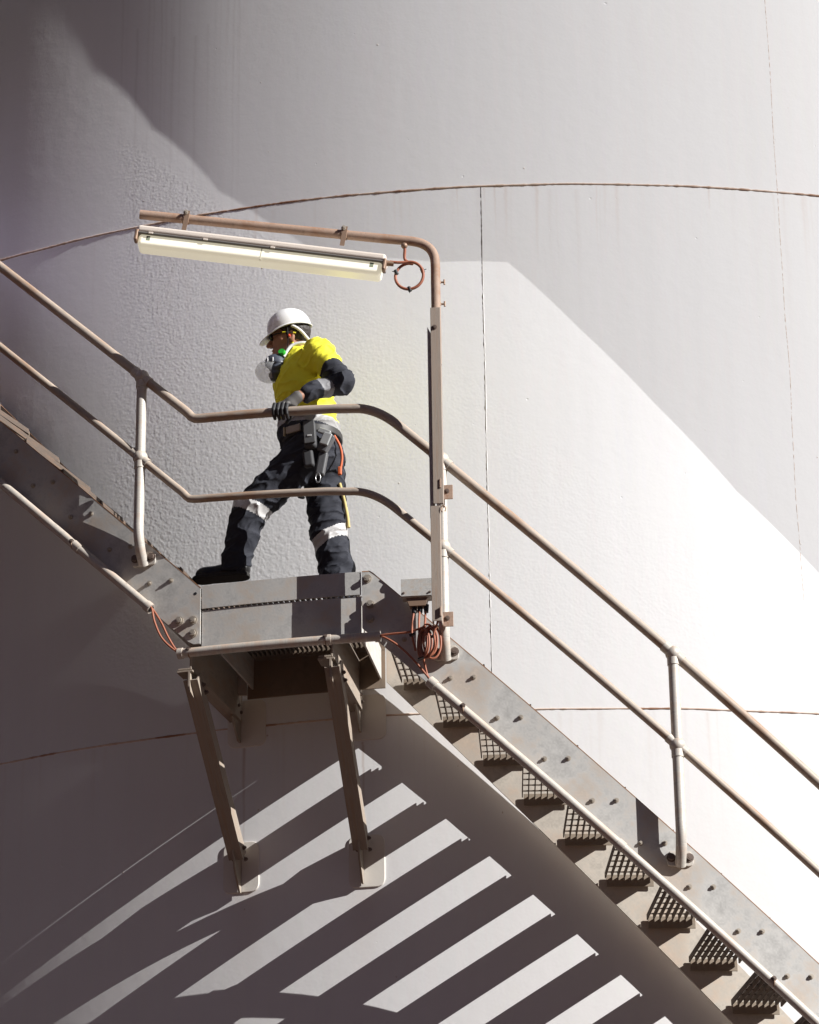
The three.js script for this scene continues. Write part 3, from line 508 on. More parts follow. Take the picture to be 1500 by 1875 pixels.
{ // hanging coil, box tails and the tail from the mast
  const t = thing('cable_coil', 'tight hanging coil of orange cable below the junction box', 'cable coil', cyl(-0.0998, RO + 0.12, 7.385));
  for (let k = 0; k < 7; k++) {
    const pts = [], w = 0.047 - 0.004 * (k % 3) - rnd() * 0.006, h = 0.088 - 0.005 * ((k * 2) % 3) - rnd() * 0.008, tilt = 1.02 - k * 0.17, c = cyl(-0.1012 + k * 0.0011, RO + 0.105 + (k % 2) * 0.02, 7.385 + rnd() * 0.012);
    for (let i = 0; i < 24; i++) { const a = i / 24 * Math.PI * 2; pts.push(c.clone().add(V(Math.cos(a) * w * Math.cos(tilt), Math.sin(a) * h, Math.cos(a) * w * Math.sin(tilt)))); }
    const cv = new THREE.CatmullRomCurve3(pts, true); wpart('cable_loop', new THREE.TubeGeometry(cv, 60, 0.0056, 9, true), M.cable, t);
  }
  for (const l of [[[-0.1071, 7.59, 0.06], [-0.1080, 7.52, 0.07], [-0.1079, 7.44, 0.10], [-0.1060, 7.36, 0.09]], [[-0.1032, 7.59, 0.06], [-0.1035, 7.51, 0.09], [-0.1032, 7.43, 0.11]], [[-0.0993, 7.59, 0.06], [-0.0993, 7.52, 0.09], [-0.0995, 7.46, 0.12]],
    [[-0.0897, 7.50, 0.22], [-0.0896, 7.462, 0.215], [-0.0923, 7.404, 0.20], [-0.0922, 7.35, 0.18], [-0.0962, 7.312, 0.14]], [[-0.101, 7.33, 0.08], [-0.1000, 7.28, 0.06], [-0.0982, 7.229, 0.05], [-0.0960, 7.208, 0.046]]])
    wpart('cable_tail', tube(l.map(([p, y, r]) => cyl(p, RO + r, y)), 0.0056, l.length * 12, 9), M.cable, t);
  for (const [p, y] of [[-0.1020, 7.302], [-0.0935, 7.418], [-0.1075, 7.43]]) wpart('cable_tie', box(0.030, 0.006, 0.030, p, RO + 0.13, y, 0.002, 0.3), M.black, t);
}

// ------------------------------------------------------------------ the worker
// distance-field helpers; the figure's frame: x along the landing (he faces -x), y up from the landing floor, z towards the handrail
const sub3 = (a, b) => [a[0] - b[0], a[1] - b[1], a[2] - b[2]], dot3 = (a, b) => a[0] * b[0] + a[1] * b[1] + a[2] * b[2];
function cap(p, a, b, ra, rb) { const pa0 = p[0] - a[0], pa1 = p[1] - a[1], pa2 = p[2] - a[2], b0 = b[0] - a[0], b1 = b[1] - a[1], b2 = b[2] - a[2], h = clamp((pa0 * b0 + pa1 * b1 + pa2 * b2) / (b0 * b0 + b1 * b1 + b2 * b2)); return Math.hypot(pa0 - b0 * h, pa1 - b1 * h, pa2 - b2 * h) - (ra + (rb - ra) * h); }
function ell(p, c, r) { const x = (p[0] - c[0]) / r[0], y = (p[1] - c[1]) / r[1], z = (p[2] - c[2]) / r[2], k = Math.hypot(x, y, z), k2 = Math.hypot(x / r[0], y / r[1], z / r[2]); return k2 < 1e-9 ? -Math.min(...r) : k * (k - 1) / k2; }
const smin = (a, b, k) => { const h = clamp(0.5 + 0.5 * (b - a) / k); return b + (a - b) * h - k * h * (1 - h); };
const smax = (a, b, k) => -smin(-a, -b, k);
function surfaceNet(f, lo, hi, h) { // naive surface nets on a regular grid
  const n = [0, 1, 2].map(k => Math.ceil((hi[k] - lo[k]) / h) + 1), [nx, ny, nz] = n, F = new Float32Array(nx * ny * nz);
  for (let k = 0; k < nz; k++) for (let j = 0; j < ny; j++) for (let i = 0; i < nx; i++) F[(k * ny + j) * nx + i] = f([lo[0] + i * h, lo[1] + j * h, lo[2] + k * h]);
  const id = new Int32Array(nx * ny * nz).fill(-1), pos = [], idx = [], at = (i, j, k) => (k * ny + j) * nx + i;
  const E = [[0, 1], [0, 2], [0, 4], [1, 3], [1, 5], [2, 3], [2, 6], [3, 7], [4, 5], [4, 6], [5, 7], [6, 7]];
  for (let k = 0; k < nz - 1; k++) for (let j = 0; j < ny - 1; j++) for (let i = 0; i < nx - 1; i++) {
    const v = []; let m = 0; for (let c = 0; c < 8; c++) { v[c] = F[at(i + (c & 1), j + (c >> 1 & 1), k + (c >> 2))]; if (v[c] < 0) m |= 1 << c; }
    if (m === 0 || m === 255) continue;
    let x = 0, y = 0, z = 0, q = 0;
    for (const [a, b] of E) if ((v[a] < 0) !== (v[b] < 0)) { const t = v[a] / (v[a] - v[b]); x += (a & 1) + t * ((b & 1) - (a & 1)); y += (a >> 1 & 1) + t * ((b >> 1 & 1) - (a >> 1 & 1)); z += (a >> 2) + t * ((b >> 2) - (a >> 2)); q++; }
    id[at(i, j, k)] = pos.length / 3; pos.push(lo[0] + (i + x / q) * h, lo[1] + (j + y / q) * h, lo[2] + (k + z / q) * h);
  }
  const quad = (a, b, c, d, flip) => { if (a < 0 || b < 0 || c < 0 || d < 0) return; flip ? idx.push(a, c, b, a, d, c) : idx.push(a, b, c, a, c, d); };
  for (let k = 1; k < nz - 1; k++) for (let j = 1; j < ny - 1; j++) for (let i = 1; i < nx - 1; i++) {
    const s = F[at(i, j, k)] < 0;
    if (s !== F[at(i + 1, j, k)] < 0) quad(id[at(i, j - 1, k - 1)], id[at(i, j, k - 1)], id[at(i, j, k)], id[at(i, j - 1, k)], !s);
    if (s !== F[at(i, j + 1, k)] < 0) quad(id[at(i - 1, j, k - 1)], id[at(i - 1, j, k)], id[at(i, j, k)], id[at(i, j, k - 1)], !s);
    if (s !== F[at(i, j, k + 1)] < 0) quad(id[at(i - 1, j - 1, k)], id[at(i, j - 1, k)], id[at(i, j, k)], id[at(i - 1, j, k)], !s);
  }
  const nor = [], e = h * 0.5; for (let i = 0; i < pos.length; i += 3) { const p = [pos[i], pos[i + 1], pos[i + 2]], g = [0, 1, 2].map(k => { const a = [...p], b = [...p]; a[k] += e; b[k] -= e; return f(a) - f(b); }), l = Math.hypot(...g) || 1; nor.push(g[0] / l, g[1] / l, g[2] / l); }
  const g = new THREE.BufferGeometry(); g.setAttribute('position', new THREE.Float32BufferAttribute(pos, 3)); g.setAttribute('normal', new THREE.Float32BufferAttribute(nor, 3));
  g.setAttribute('uv', new THREE.Float32BufferAttribute(pos.reduce((a, _, i) => (i % 3 ? a : (a.push((pos[i] + pos[i + 2]) * 4, pos[i + 1] * 4), a)), []), 2)); g.setIndex(idx); return g;
}
function splitGeo(g, cls) { // panels of cloth: triangles sorted by where their centre lies
  const P = g.attributes.position, I = g.index.array, out = {};
  for (let t = 0; t < I.length; t += 3) { const c = [0, 1, 2].map(k => (P.array[I[t] * 3 + k] + P.array[I[t + 1] * 3 + k] + P.array[I[t + 2] * 3 + k]) / 3), n = cls(c); (out[n] ??= []).push(I[t], I[t + 1], I[t + 2]); }
  for (const n in out) { const q = new THREE.BufferGeometry(); for (const a in g.attributes) q.setAttribute(a, g.attributes[a].clone()); q.setIndex(out[n]); out[n] = q.toNonIndexed(); }
  return out;
}
const man = thing('person', 'worker in white hard hat and yellow and navy clothes climbing, hand on rail', 'person', cyl(-0.2, 7.02, LAND), -0.2);
{
  // head frame: origin between the ears, face towards -x
  const HC = [-0.040, 1.602, 0.015], hm = new THREE.Matrix4().makeRotationFromEuler(new THREE.Euler(0.20, 0.14, 0.09, 'YZX')), hi4 = hm.clone().invert().elements;
  const toHead = (p) => { const x = p[0] - HC[0], y = p[1] - HC[1], z = p[2] - HC[2]; return [hi4[0] * x + hi4[4] * y + hi4[8] * z, hi4[1] * x + hi4[5] * y + hi4[9] * z, hi4[2] * x + hi4[6] * y + hi4[10] * z]; };
  const skull = (q) => ell(q, [0.012, 0.028, 0], [0.098, 0.092, 0.077]);
  const headF = (q) => {
    let d = skull(q);
    d = smin(d, ell(q, [-0.038, -0.040, 0], [0.056, 0.078, 0.060]), 0.03);
    d = smin(d, cap(q, [-0.010, -0.080, 0.040], [-0.066, -0.103, 0.014], 0.022, 0.019), 0.025); d = smin(d, cap(q, [-0.010, -0.080, -0.040], [-0.066, -0.103, -0.014], 0.022, 0.019), 0.025);
    d = smin(d, cap(q, [-0.080, 0.016, 0.030], [-0.080, 0.016, -0.030], 0.016, 0.016), 0.015);
    d = smin(d, cap(q, [-0.090, 0.002, 0], [-0.117, -0.036, 0], 0.009, 0.0125), 0.010); d = smin(d, ell(q, [-0.103, -0.041, 0.010], [0.012, 0.009, 0.010]), 0.006); d = smin(d, ell(q, [-0.103, -0.041, -0.010], [0.012, 0.009, 0.010]), 0.006);
    d = smin(d, cap(q, [-0.064, -0.028, 0.036], [-0.04, -0.02, 0.052], 0.020, 0.018), 0.02); d = smin(d, cap(q, [-0.064, -0.028, -0.036], [-0.04, -0.02, -0.052], 0.020, 0.018), 0.02);
    d = smin(d, ell(q, [-0.090, -0.066, 0], [0.013, 0.0065, 0.022]), 0.006); d = smin(d, ell(q, [-0.089, -0.080, 0], [0.013, 0.0075, 0.019]), 0.006); d = smax(d, -ell(q, [-0.106, -0.073, 0], [0.012, 0.0022, 0.022]), 0.004);
    d = smin(d, ell(q, [-0.083, -0.105, 0], [0.017, 0.016, 0.020]), 0.015);
    for (const s of [-1, 1]) { d = smax(d, -ell(q, [-0.092, 0.000, 0.032 * s], [0.012, 0.010, 0.016]), 0.012); d = smin(d, ell(q, [-0.080, -0.001, 0.032 * s], [0.012, 0.011, 0.013]), 0.004);
      let e = ell(q, [0.014, -0.012, 0.077 * s], [0.019, 0.034, 0.011]); e = smax(e, -ell(q, [0.010, -0.008, 0.090 * s], [0.010, 0.020, 0.009]), 0.006); d = smin(d, e, 0.005); }
    return d;
  };
  // skeleton
  const J = { neck: [0.02, 1.475, 0.0], chest: [0.035, 1.27, 0.02], belly: [0.055, 1.06, 0.01], hip: [0.085, 0.90, 0.0], shL: [0.155, 1.405, 0.165], shR: [-0.075, 1.405, -0.155], elL: [0.318, 1.175, 0.285], wrL: [0.105, 1.042, 0.432], elR: [-0.005, 1.11, -0.24], wrR: [-0.030, 0.925, -0.225],
    hiL: [0.085, 0.885, 0.085], hiR: [0.115, 0.885, -0.085], knL: [-0.232, 0.588, 0.085], knR: [0.150, 0.500, -0.085], anL: [-0.312, 0.290, 0.075], anR: [0.232, 0.090, -0.095] };
  // ---- gloved hand on the rail: rail centre is at z = .444, y = .945 ; four fingers curl down its near side
  const railY = (x) => 0.948 - 0.0 * x;
  const fingersL = []; for (let k = 0; k < 4; k++) { const x = 0.062 - k * 0.0225, l = [0.92, 1.0, 0.97, 0.84][k], y = railY(x); fingersL.push([[x + 0.006, y + 0.052, 0.446], [x, y + 0.044, 0.474], [x - 0.002, y + 0.012 - 0.006 * l, 0.4915], [x - 0.001, y - 0.020 * l, 0.4835], [x, y - 0.036 * l, 0.462]]); }
  const gloveL = (p) => { let d = cap(p, J.wrL, [0.070, 1.012, 0.438], 0.032, 0.030); d = smin(d, cap(p, [0.066, 1.004, 0.440], [0.020, 0.998, 0.444], 0.024, 0.020), 0.02); d = smin(d, cap(p, [0.075, 1.000, 0.432], [0.045, 0.992, 0.448], 0.022, 0.02), 0.015);
    for (const F of fingersL) { let e = 1; for (let i = 0; i < F.length - 1; i++) e = Math.min(e, cap(p, F[i], F[i + 1], 0.0112 - i * 0.0006, 0.0108 - i * 0.0006)); d = smin(d, e, 0.006); }
    let t = cap(p, [0.082, 1.000, 0.424], [0.070, 0.972, 0.408], 0.014, 0.013); t = Math.min(t, cap(p, [0.070, 0.972, 0.408], [0.055, 0.935, 0.404], 0.0128, 0.0118)); t = Math.min(t, cap(p, [0.055, 0.935, 0.404], [0.046, 0.912, 0.415], 0.0115, 0.010)); return smin(d, t, 0.008); };
  const fingersR = []; for (let k = 0; k < 4; k++) { const z = -0.182 - k * 0.022, l = [0.92, 1, 0.96, 0.8][k]; fingersR.push([[-0.042, 0.855, z], [-0.054, 0.830, z], [-0.056, 0.830 - 0.032 * l, z], [-0.044, 0.830 - 0.054 * l, z], [-0.026, 0.830 - 0.062 * l, z]]); }
  const gloveR = (p) => { let d = cap(p, J.wrR, [-0.034, 0.893, -0.215], 0.031, 0.028); d = smin(d, cap(p, [-0.037, 0.876, -0.19], [-0.038, 0.871, -0.24], 0.021, 0.019), 0.02);
    for (const F of fingersR) { let e = 1; for (let i = 0; i < 4; i++) e = Math.min(e, cap(p, F[i], F[i + 1], 0.0108 - i * 0.0006, 0.0102 - i * 0.0006)); d = smin(d, e, 0.006); }
    let t = cap(p, [-0.020, 0.882, -0.186], [-0.012, 0.848, -0.172], 0.0135, 0.012); t = Math.min(t, cap(p, [-0.012, 0.848, -0.172], [-0.018, 0.822, -0.170], 0.0115, 0.010)); return smin(d, t, 0.008); };
  // ---- bare body, one continuous surface
  const torso = (p) => { let d = ell(p, [0.042, 1.26, 0.012], [0.128, 0.20, 0.175]); d = smin(d, ell(p, [0.060, 1.04, 0.005], [0.118, 0.16, 0.145]), 0.06); d = smin(d, ell(p, [0.095, 0.905, 0], [0.125, 0.115, 0.160]), 0.05); return smin(d, cap(p, J.shL, J.shR, 0.062, 0.062), 0.06); };
  const arms = (p, g) => Math.min(smin(cap(p, J.shL, J.elL, 0.054 + g, 0.043 + g), cap(p, J.elL, J.wrL, 0.043 + g, 0.030 + g), 0.02), smin(cap(p, J.shR, J.elR, 0.054 + g, 0.043 + g), cap(p, J.elR, J.wrR, 0.043 + g, 0.030 + g), 0.02));
  const legs = (p, g) => Math.min(smin(cap(p, J.hiL, J.knL, 0.082 + g, 0.058 + g), cap(p, J.knL, J.anL, 0.058 + g, 0.042 + g), 0.03), smin(cap(p, J.hiR, J.knR, 0.082 + g, 0.058 + g), cap(p, J.knR, J.anR, 0.058 + g, 0.042 + g), 0.03));
  const feet = (p) => Math.min(smin(cap(p, [-0.29, 0.262, 0.075], [-0.46, 0.252, 0.072], 0.036, 0.028), cap(p, J.anL, [-0.29, 0.262, 0.075], 0.042, 0.038), 0.02), smin(cap(p, [0.24, 0.045, -0.095], [0.075, 0.040, -0.10], 0.036, 0.028), cap(p, J.anR, [0.24, 0.05, -0.095], 0.042, 0.038), 0.02));
  const bodyF = (p) => { let d = smin(torso(p), arms(p, 0), 0.03); d = smin(d, legs(p, 0), 0.03); d = smin(d, feet(p), 0.02); d = smin(d, cap(p, J.neck, [-0.018, 1.555, 0.01], 0.060, 0.054), 0.03); return d; };
  const headBody = (p) => smin(headF(toHead(p)), cap(p, J.neck, [-0.018, 1.560, 0.01], 0.058, 0.053), 0.025);
  const body = merge([surfaceNet(bodyF, [-0.56, -0.02, -0.32], [0.42, 1.545, 0.50], 0.014), surfaceNet(headBody, [-0.20, 1.46, -0.11], [0.12, 1.735, 0.13], 0.0045), surfaceNet((p) => gloveL(p) + 0.003, [-0.05, 0.88, 0.37], [0.16, 1.08, 0.52], 0.005), surfaceNet((p) => gloveR(p) + 0.003, [-0.12, 0.73, -0.29], [0.04, 0.97, -0.13], 0.005)]);
  const skin = std({ color: rgb(0.40, 0.20, 0.13), roughness: 0.5 });
  part('body', body, skin, man);
  // ---- clothing
  const crease = (p, s, amp) => amp * (Math.pow(1 - Math.abs(noise(p[0] * 6 + p[1] * 7, p[1] * 13 - p[0] * 9 + s, p[2] * 6)), 5) - 0.3);
  const folds = (p, s, amp) => { const n = noise(p[0] * 9 + s, p[1] * 13, p[2] * 9), m = noise(p[0] * 21, p[1] * 25 + s, p[2] * 21); return amp * (0.7 * (0.5 - Math.abs(n)) + 0.3 * m); };
  const shirtF = (p) => {
    let t = ell(p, [0.046, 1.265, 0.012], [0.150, 0.215, 0.195]); t = smin(t, ell(p, [0.064, 1.04, 0.006], [0.156, 0.20, 0.172]), 0.06); t = smin(t, cap(p, J.shL, J.shR, 0.078, 0.078), 0.06);
    t = smin(t, cap(p, [0.018, 1.44, 0], [0.008, 1.50, 0.004], 0.083, 0.070), 0.04);
    t = smax(t, 0.925 + 0.05 * noise(p[0] * 6, 3, p[2] * 6) - p[1] - 0.12 * clamp(p[0]), 0.01);
    let aL = smin(cap(p, J.shL, J.elL, 0.074, 0.053), cap(p, J.elL, [0.150, 1.070, 0.405], 0.053, 0.042), 0.025), aR = smin(cap(p, J.shR, J.elR, 0.08, 0.064), cap(p, J.elR, J.wrR, 0.062, 0.045), 0.03);
    let d = smin(t, Math.min(aL, aR), 0.035); d = smax(d, -(cap(p, [0.012, 1.47, 0.002], [-0.02, 1.60, 0.01], 0.064, 0.062)), 0.01);
    return d - folds(p, 3, 0.011) - crease(p, 5, 0.015) - crease([p[0] * 1.9, p[1] * 1.9, p[2] * 1.9], 31, 0.003);
  };
  const armL = (c) => { const q = sub3(c, J.shL), e = sub3(J.elL, J.shL), t = dot3(q, e) / dot3(e, e); const q2 = sub3(c, J.elL), e2 = sub3(J.wrL, J.elL), t2 = dot3(q2, e2) / dot3(e2, e2); const d1 = cap(c, J.shL, J.elL, 0, 0), d2 = cap(c, J.elL, J.wrL, 0, 0); return d2 < d1 && d2 < 0.10 && t2 > 0.02 ? 1 + t2 : d1 < 0.115 && t > 0.0 ? t : -1; };
  const armR = (c) => cap(c, J.shR, J.elR, 0, 0) < 0.10 ? dot3(sub3(c, J.shR), sub3(J.elR, J.shR)) / dot3(sub3(J.elR, J.shR), sub3(J.elR, J.shR)) : cap(c, J.elR, J.wrR, 0, 0) < 0.09 ? 1.5 : -1;
  const shirt = splitGeo(surfaceNet(shirtF, [-0.24, 0.80, -0.36], [0.45, 1.58, 0.50], 0.0075), (c) => {
    const a = armL(c); if (a > 1.34 && a < 1.54) return 'forearm_band'; if (a > 0.52) return 'navy'; const b = armR(c); if (b > 0.3) return 'navy';
    const y = c[1] + 0.06 * c[0]; if (y < 1.035) return 'navy'; if (y < 1.085) return 'reflective_band'; return 'hi_vis_yellow';
  });
  const cloth = (r, g, b) => std({ color: rgb(r, g, b), roughness: 0.85, bumpMap: tFine, bumpScale: 0.0006 });
  const yellow = cloth(0.88, 0.83, 0.05), navy = cloth(0.020, 0.022, 0.032), silver = std({ color: rgb(0.55, 0.54, 0.53), roughness: 0.45, metalness: 0.1, bumpMap: tFine, bumpScale: 0.0004 });
  const sh = part('work_shirt', shirt.hi_vis_yellow, yellow, man);
  part('navy_panel', shirt.navy, navy, sh); part('reflective_band', shirt.reflective_band, std({ color: rgb(0.34, 0.335, 0.33), roughness: 0.5, bumpMap: tFine, bumpScale: 0.0005 }), sh); if (shirt.forearm_band) part('forearm_band', shirt.forearm_band, std({ color: rgb(0.24, 0.24, 0.25), roughness: 0.6, bumpMap: tFine, bumpScale: 0.0006 }), sh);
  const trouF = (p) => {
    let L = smin(cap(p, J.hiL, J.knL, 0.112, 0.086), cap(p, J.knL, [-0.318, 0.262, 0.075], 0.086, 0.070), 0.03), Rr = smin(cap(p, J.hiR, J.knR, 0.112, 0.092), cap(p, J.knR, [0.232, 0.060, -0.095], 0.090, 0.082), 0.03);
    let d = smin(L, Rr, 0.012); d = smin(d, ell(p, [0.090, 0.905, 0], [0.148, 0.150, 0.170]), 0.04); d = smax(d, p[1] - 1.015, 0.006); d = smax(d, 0.035 - p[1], 0.005);
    d = smax(d, p[0] < -0.15 ? 0.238 - p[1] - 0.2 * (p[0] + 0.31) : -1, 0.004);
    return d - folds(p, 11, 0.010) - crease(p, 9, 0.012) - crease([p[0] * 1.9, p[1] * 1.9, p[2] * 1.9], 17, 0.0025) - 0.006 * Math.sin(p[1] * 46 + p[0] * 22) * sstep(0.42, 0.26, p[1]);
  };
  const trou = splitGeo(surfaceNet(trouF, [-0.44, 0.0, -0.24], [0.36, 1.04, 0.24], 0.0075), (c) => {
    const l = (c[0] + 0.235) * 0.42 + (c[1] - 0.592) * 0.91; if (c[0] < 0.0 && Math.abs(l) < 0.031 && c[1] < 0.78) return 'reflective_band';
    const r = (c[0] - 0.155) * -0.46 + (c[1] - 0.445) * 0.88; if (c[0] > 0.0 && Math.abs(r) < 0.029 && c[2] < 0.06) return 'reflective_band'; return 'navy';
  });
  const tr = part('trousers', trou.navy, navy, man); part('reflective_band', trou.reflective_band, silver, tr);
  const bootMat = std({ color: rgb(0.016, 0.015, 0.015), roughness: 0.35 }), soleMat = std({ color: rgb(0.03, 0.028, 0.026), roughness: 0.9 });
  for (const [a, b, an, y0, nm] of [[[-0.285, 0.268, 0.075], [-0.475, 0.252, 0.070], [-0.312, 0.33, 0.075], 0.2165, 'work_boot'], [[0.245, 0.052, -0.095], [0.070, 0.040, -0.10], [0.232, 0.14, -0.095], 0.0, 'work_boot']]) {
    const f = (p) => { let d = smin(cap(p, a, b, 0.045, 0.038), ell(p, [b[0] + 0.010, b[1] + 0.002, b[2]], [0.056, 0.037, 0.046]), 0.02); d = smin(d, cap(p, an, a, 0.052, 0.05), 0.03); return smax(d, y0 + 0.018 - p[1], 0.004); };
    const bt = part(nm, surfaceNet(f, [b[0] - 0.09, y0, b[2] - 0.09], [a[0] + 0.08, an[1] + 0.06, a[2] + 0.09], 0.006), bootMat, man);
    part('sole', surfaceNet((p) => smax(smax(Math.min(cap([p[0], a[1], p[2]], a, b, 0.054, 0.050), ell([p[0], b[1], p[2]], b, [0.066, 0.05, 0.054])), p[1] - y0 - 0.024, 0.003), y0 + 0.001 - p[1], 0.002), [b[0] - 0.09, y0 - 0.006, b[2] - 0.09], [a[0] + 0.08, y0 + 0.035, a[2] + 0.09], 0.006), soleMat, bt);
  }
  const gloveMat = std({ color: rgb(0.022, 0.022, 0.024), roughness: 0.6, bumpMap: tFine, bumpScale: 0.0005 }), gloveBack = std({ color: rgb(0.11, 0.105, 0.10), roughness: 0.7 });
  const gl = splitGeo(surfaceNet(gloveL, [-0.06, 0.87, 0.36], [0.17, 1.09, 0.53], 0.0035), (c) => (c[0] > 0.045 && c[1] > 0.990 && c[1] < 1.06) || (c[1] > 1.006 && c[0] > 0.0) ? 'back' : 'palm');
  const g1 = part('glove', gl.palm, gloveMat, man); if (gl.back) part('glove_back', gl.back, gloveBack, g1);
  part('glove', surfaceNet(gloveR, [-0.12, 0.73, -0.29], [0.04, 0.97, -0.12], 0.004), gloveMat, man);
  // hair, hard hat, glasses
  const inHead = (geo) => { geo.applyMatrix4(hm); geo.translate(...HC); return geo; };
  part('hair', inHead(surfaceNet((q) => smax(smax(skull(q) - 0.007 - 0.003 * noise(q[0] * 90, q[1] * 60, q[2] * 90), -0.078 - q[1] + 0.3 * clamp(-q[0], -0.1, 0.1), 0.006), -(q[0] + 0.012 + 0.9 * clamp(q[1], 0, 0.05)), 0.008), [-0.09, -0.10, -0.10], [0.13, 0.14, 0.10], 0.005)), std({ color: rgb(0.025, 0.018, 0.014), roughness: 0.6 }), man);
  const hatMat = std({ color: rgb(0.86, 0.86, 0.85), roughness: 0.28 });
  { // shell with ridge, rain gutter lip and peak; inside it a harness
    const na = 72, np = 26, mk = (inner) => { const pos = [], idx = []; for (let j = 0; j <= np; j++) for (let i = 0; i <= na; i++) {
      const a = i / na * Math.PI * 2, ca = Math.cos(a), sa = Math.sin(a), front = Math.pow(clamp(-ca), 2.2), peak = 0.046 * front + 0.007, e = inner ? -0.0032 : 0;
      let x, y, z; if (j <= 20) { const t = j / 20 * Math.PI / 2, s = Math.sin(t), c = Math.cos(t), k = Math.pow(s, 0.86); x = 0.010 + (0.119 + e) * k * ca; z = (0.103 + e) * k * sa; y = 0.036 + 0.014 * sa * sa * s + (0.112 + e) * Math.pow(c, 0.92); y += (inner ? 0 : 0.006) * Math.exp(-Math.pow(z / 0.022, 2)) * c; }
      else { const t = (j - 20) / 6, r = peak * t; x = 0.010 + (0.119 + e) * ca + r * ca * 1.05; z = (0.103 + e) * sa + r * sa * 0.7; y = 0.036 + 0.014 * sa * sa - 0.008 * t - 0.024 * t * front - (inner ? 0.003 : 0); }
      pos.push(x, y, z); }
      for (let j = 0; j < np; j++) for (let i = 0; i < na; i++) { const q = j * (na + 1) + i; inner ? idx.push(q, q + 1, q + na + 1, q + 1, q + na + 2, q + na + 1) : idx.push(q, q + na + 1, q + 1, q + 1, q + na + 1, q + na + 2); }
      const g = new THREE.BufferGeometry(); g.setAttribute('position', new THREE.Float32BufferAttribute(pos, 3)); g.setIndex(idx); g.computeVertexNormals(); g.setAttribute('uv', new THREE.Float32BufferAttribute(new Float32Array(pos.length / 3 * 2), 2)); return [g, pos]; };
    const [g1_, p1] = mk(false), [g2_, p2] = mk(true), rim = [], uv = []; const A = [], B = []; for (let i = 0; i <= na; i++) { const k = (np * (na + 1) + i) * 3; A.push(V(p1[k], p1[k + 1], p1[k + 2])); B.push(V(p2[k], p2[k + 1], p2[k + 2])); } strip(rim, A, B, A.map(() => [0, 0]), A.map(() => [0, 1]));
    const hat = part('hard_hat', inHead(merge([g1_, g2_, ...rim]).rotateZ(0.16)), hatMat, man);
    const band = new THREE.CylinderGeometry(1, 1, 0.030, 40, 1, true); band.scale(0.104, 1, 0.086); band.translate(0.008, 0.052, 0); band.rotateZ(0.16); part('sweatband', inHead(band), std({ color: rgb(0.05, 0.05, 0.055), roughness: 0.8 }), hat);
    for (const s of [-1, 1]) { const st = tube([V(0.022, 0.040, 0.090 * s), V(0.060, 0.012, 0.084 * s), V(0.095, -0.030, 0.055 * s), V(0.108, -0.048, 0.012 * s)], 0.0085, 24, 8); part('nape_strap', inHead(st), std({ color: rgb(0.75, 0.74, 0.72), roughness: 0.6 }), hat); }
    const ch = tube([V(0.000, 0.034, 0.092), V(-0.004, -0.030, 0.084), V(-0.020, -0.090, 0.058), V(-0.050, -0.125, 0.02)], 0.0022, 24, 6); part('chin_strap', inHead(ch), M.black, hat);
  }
  const lensMat = new THREE.MeshPhysicalMaterial({ color: rgb(0.012, 0.012, 0.014), roughness: 0.08, clearcoat: 1, clearcoatRoughness: 0.05 });
  const gls = part('sunglasses', inHead(merge([-1, 1].map(s => { const g = new THREE.SphereGeometry(0.030, 24, 14); g.scale(0.42, 0.66, 0.92); g.rotateY(-0.5 * s); g.translate(-0.093, 0.001, 0.033 * s); return g; }))), lensMat, man);
  for (const s of [-1, 1]) part('temple_arm', inHead(tube([V(-0.083, 0.006, 0.058 * s), V(-0.05, 0.008, 0.074 * s), V(0.0, 0.006, 0.082 * s), V(0.022, -0.002, 0.083 * s)], 0.0036, 20, 8)), s > 0 ? M.black : M.black, gls);
  const tipMat = std({ color: rgb(0.72, 0.62, 0.03), roughness: 0.5 });
  for (const [a, b] of [[[-0.030, 0.0085, 0.0815], [-0.012, 0.0085, 0.084]], [[0.026, 0.000, 0.086], [0.040, -0.004, 0.083]]]) part('yellow_tip', inHead(tube([V(...a), V(...b)], 0.0048, 2, 8, true, false)), tipMat, gls);
  { const g = new THREE.SphereGeometry(0.0075, 12, 8); g.translate(0.004, -0.014, 0.086); part('ear_plug', inHead(g), std({ color: rgb(0.75, 0.08, 0.03), roughness: 0.5 }), man); }
  // breathing mask hanging at the collar
  { const c = V(-0.100, 1.425, 0.085), r = part('breathing_mask', surfaceNet((p) => { let d = ell(p, [c.x, c.y, c.z], [0.055, 0.046, 0.050]); d = smin(d, cap(p, [c.x + 0.02, c.y - 0.03, c.z + 0.01], [c.x - 0.005, c.y - 0.085, c.z + 0.012], 0.036, 0.026), 0.02); return d + 0.003 * Math.sin(p[1] * 190) * sstep(0, 0.03, c.y - p[1]); }, [-0.21, 1.30, 0.0], [-0.01, 1.53, 0.17], 0.005), std({ color: rgb(0.07, 0.08, 0.105), roughness: 0.4 }), man);
    const clear = new THREE.MeshPhysicalMaterial({ color: rgb(0.80, 0.82, 0.84), roughness: 0.12, transparent: true, opacity: 0.34, side: THREE.DoubleSide });
    const v = new THREE.SphereGeometry(0.078, 32, 20, 0, Math.PI * 2, 0, 2.1); v.scale(0.85, 1.15, 0.75); v.rotateZ(1.35); v.rotateY(-0.35); v.translate(c.x - 0.028, c.y - 0.045, c.z - 0.005); part('clear_visor', v, clear, r);
    const gr = new THREE.CylinderGeometry(0.017, 0.020, 0.018, 24); gr.rotateX(1.2); gr.rotateZ(0.35); gr.translate(c.x + 0.043, c.y + 0.043, c.z + 0.030); part('green_cap', gr, std({ color: rgb(0.03, 0.40, 0.04), roughness: 0.4 }), r);
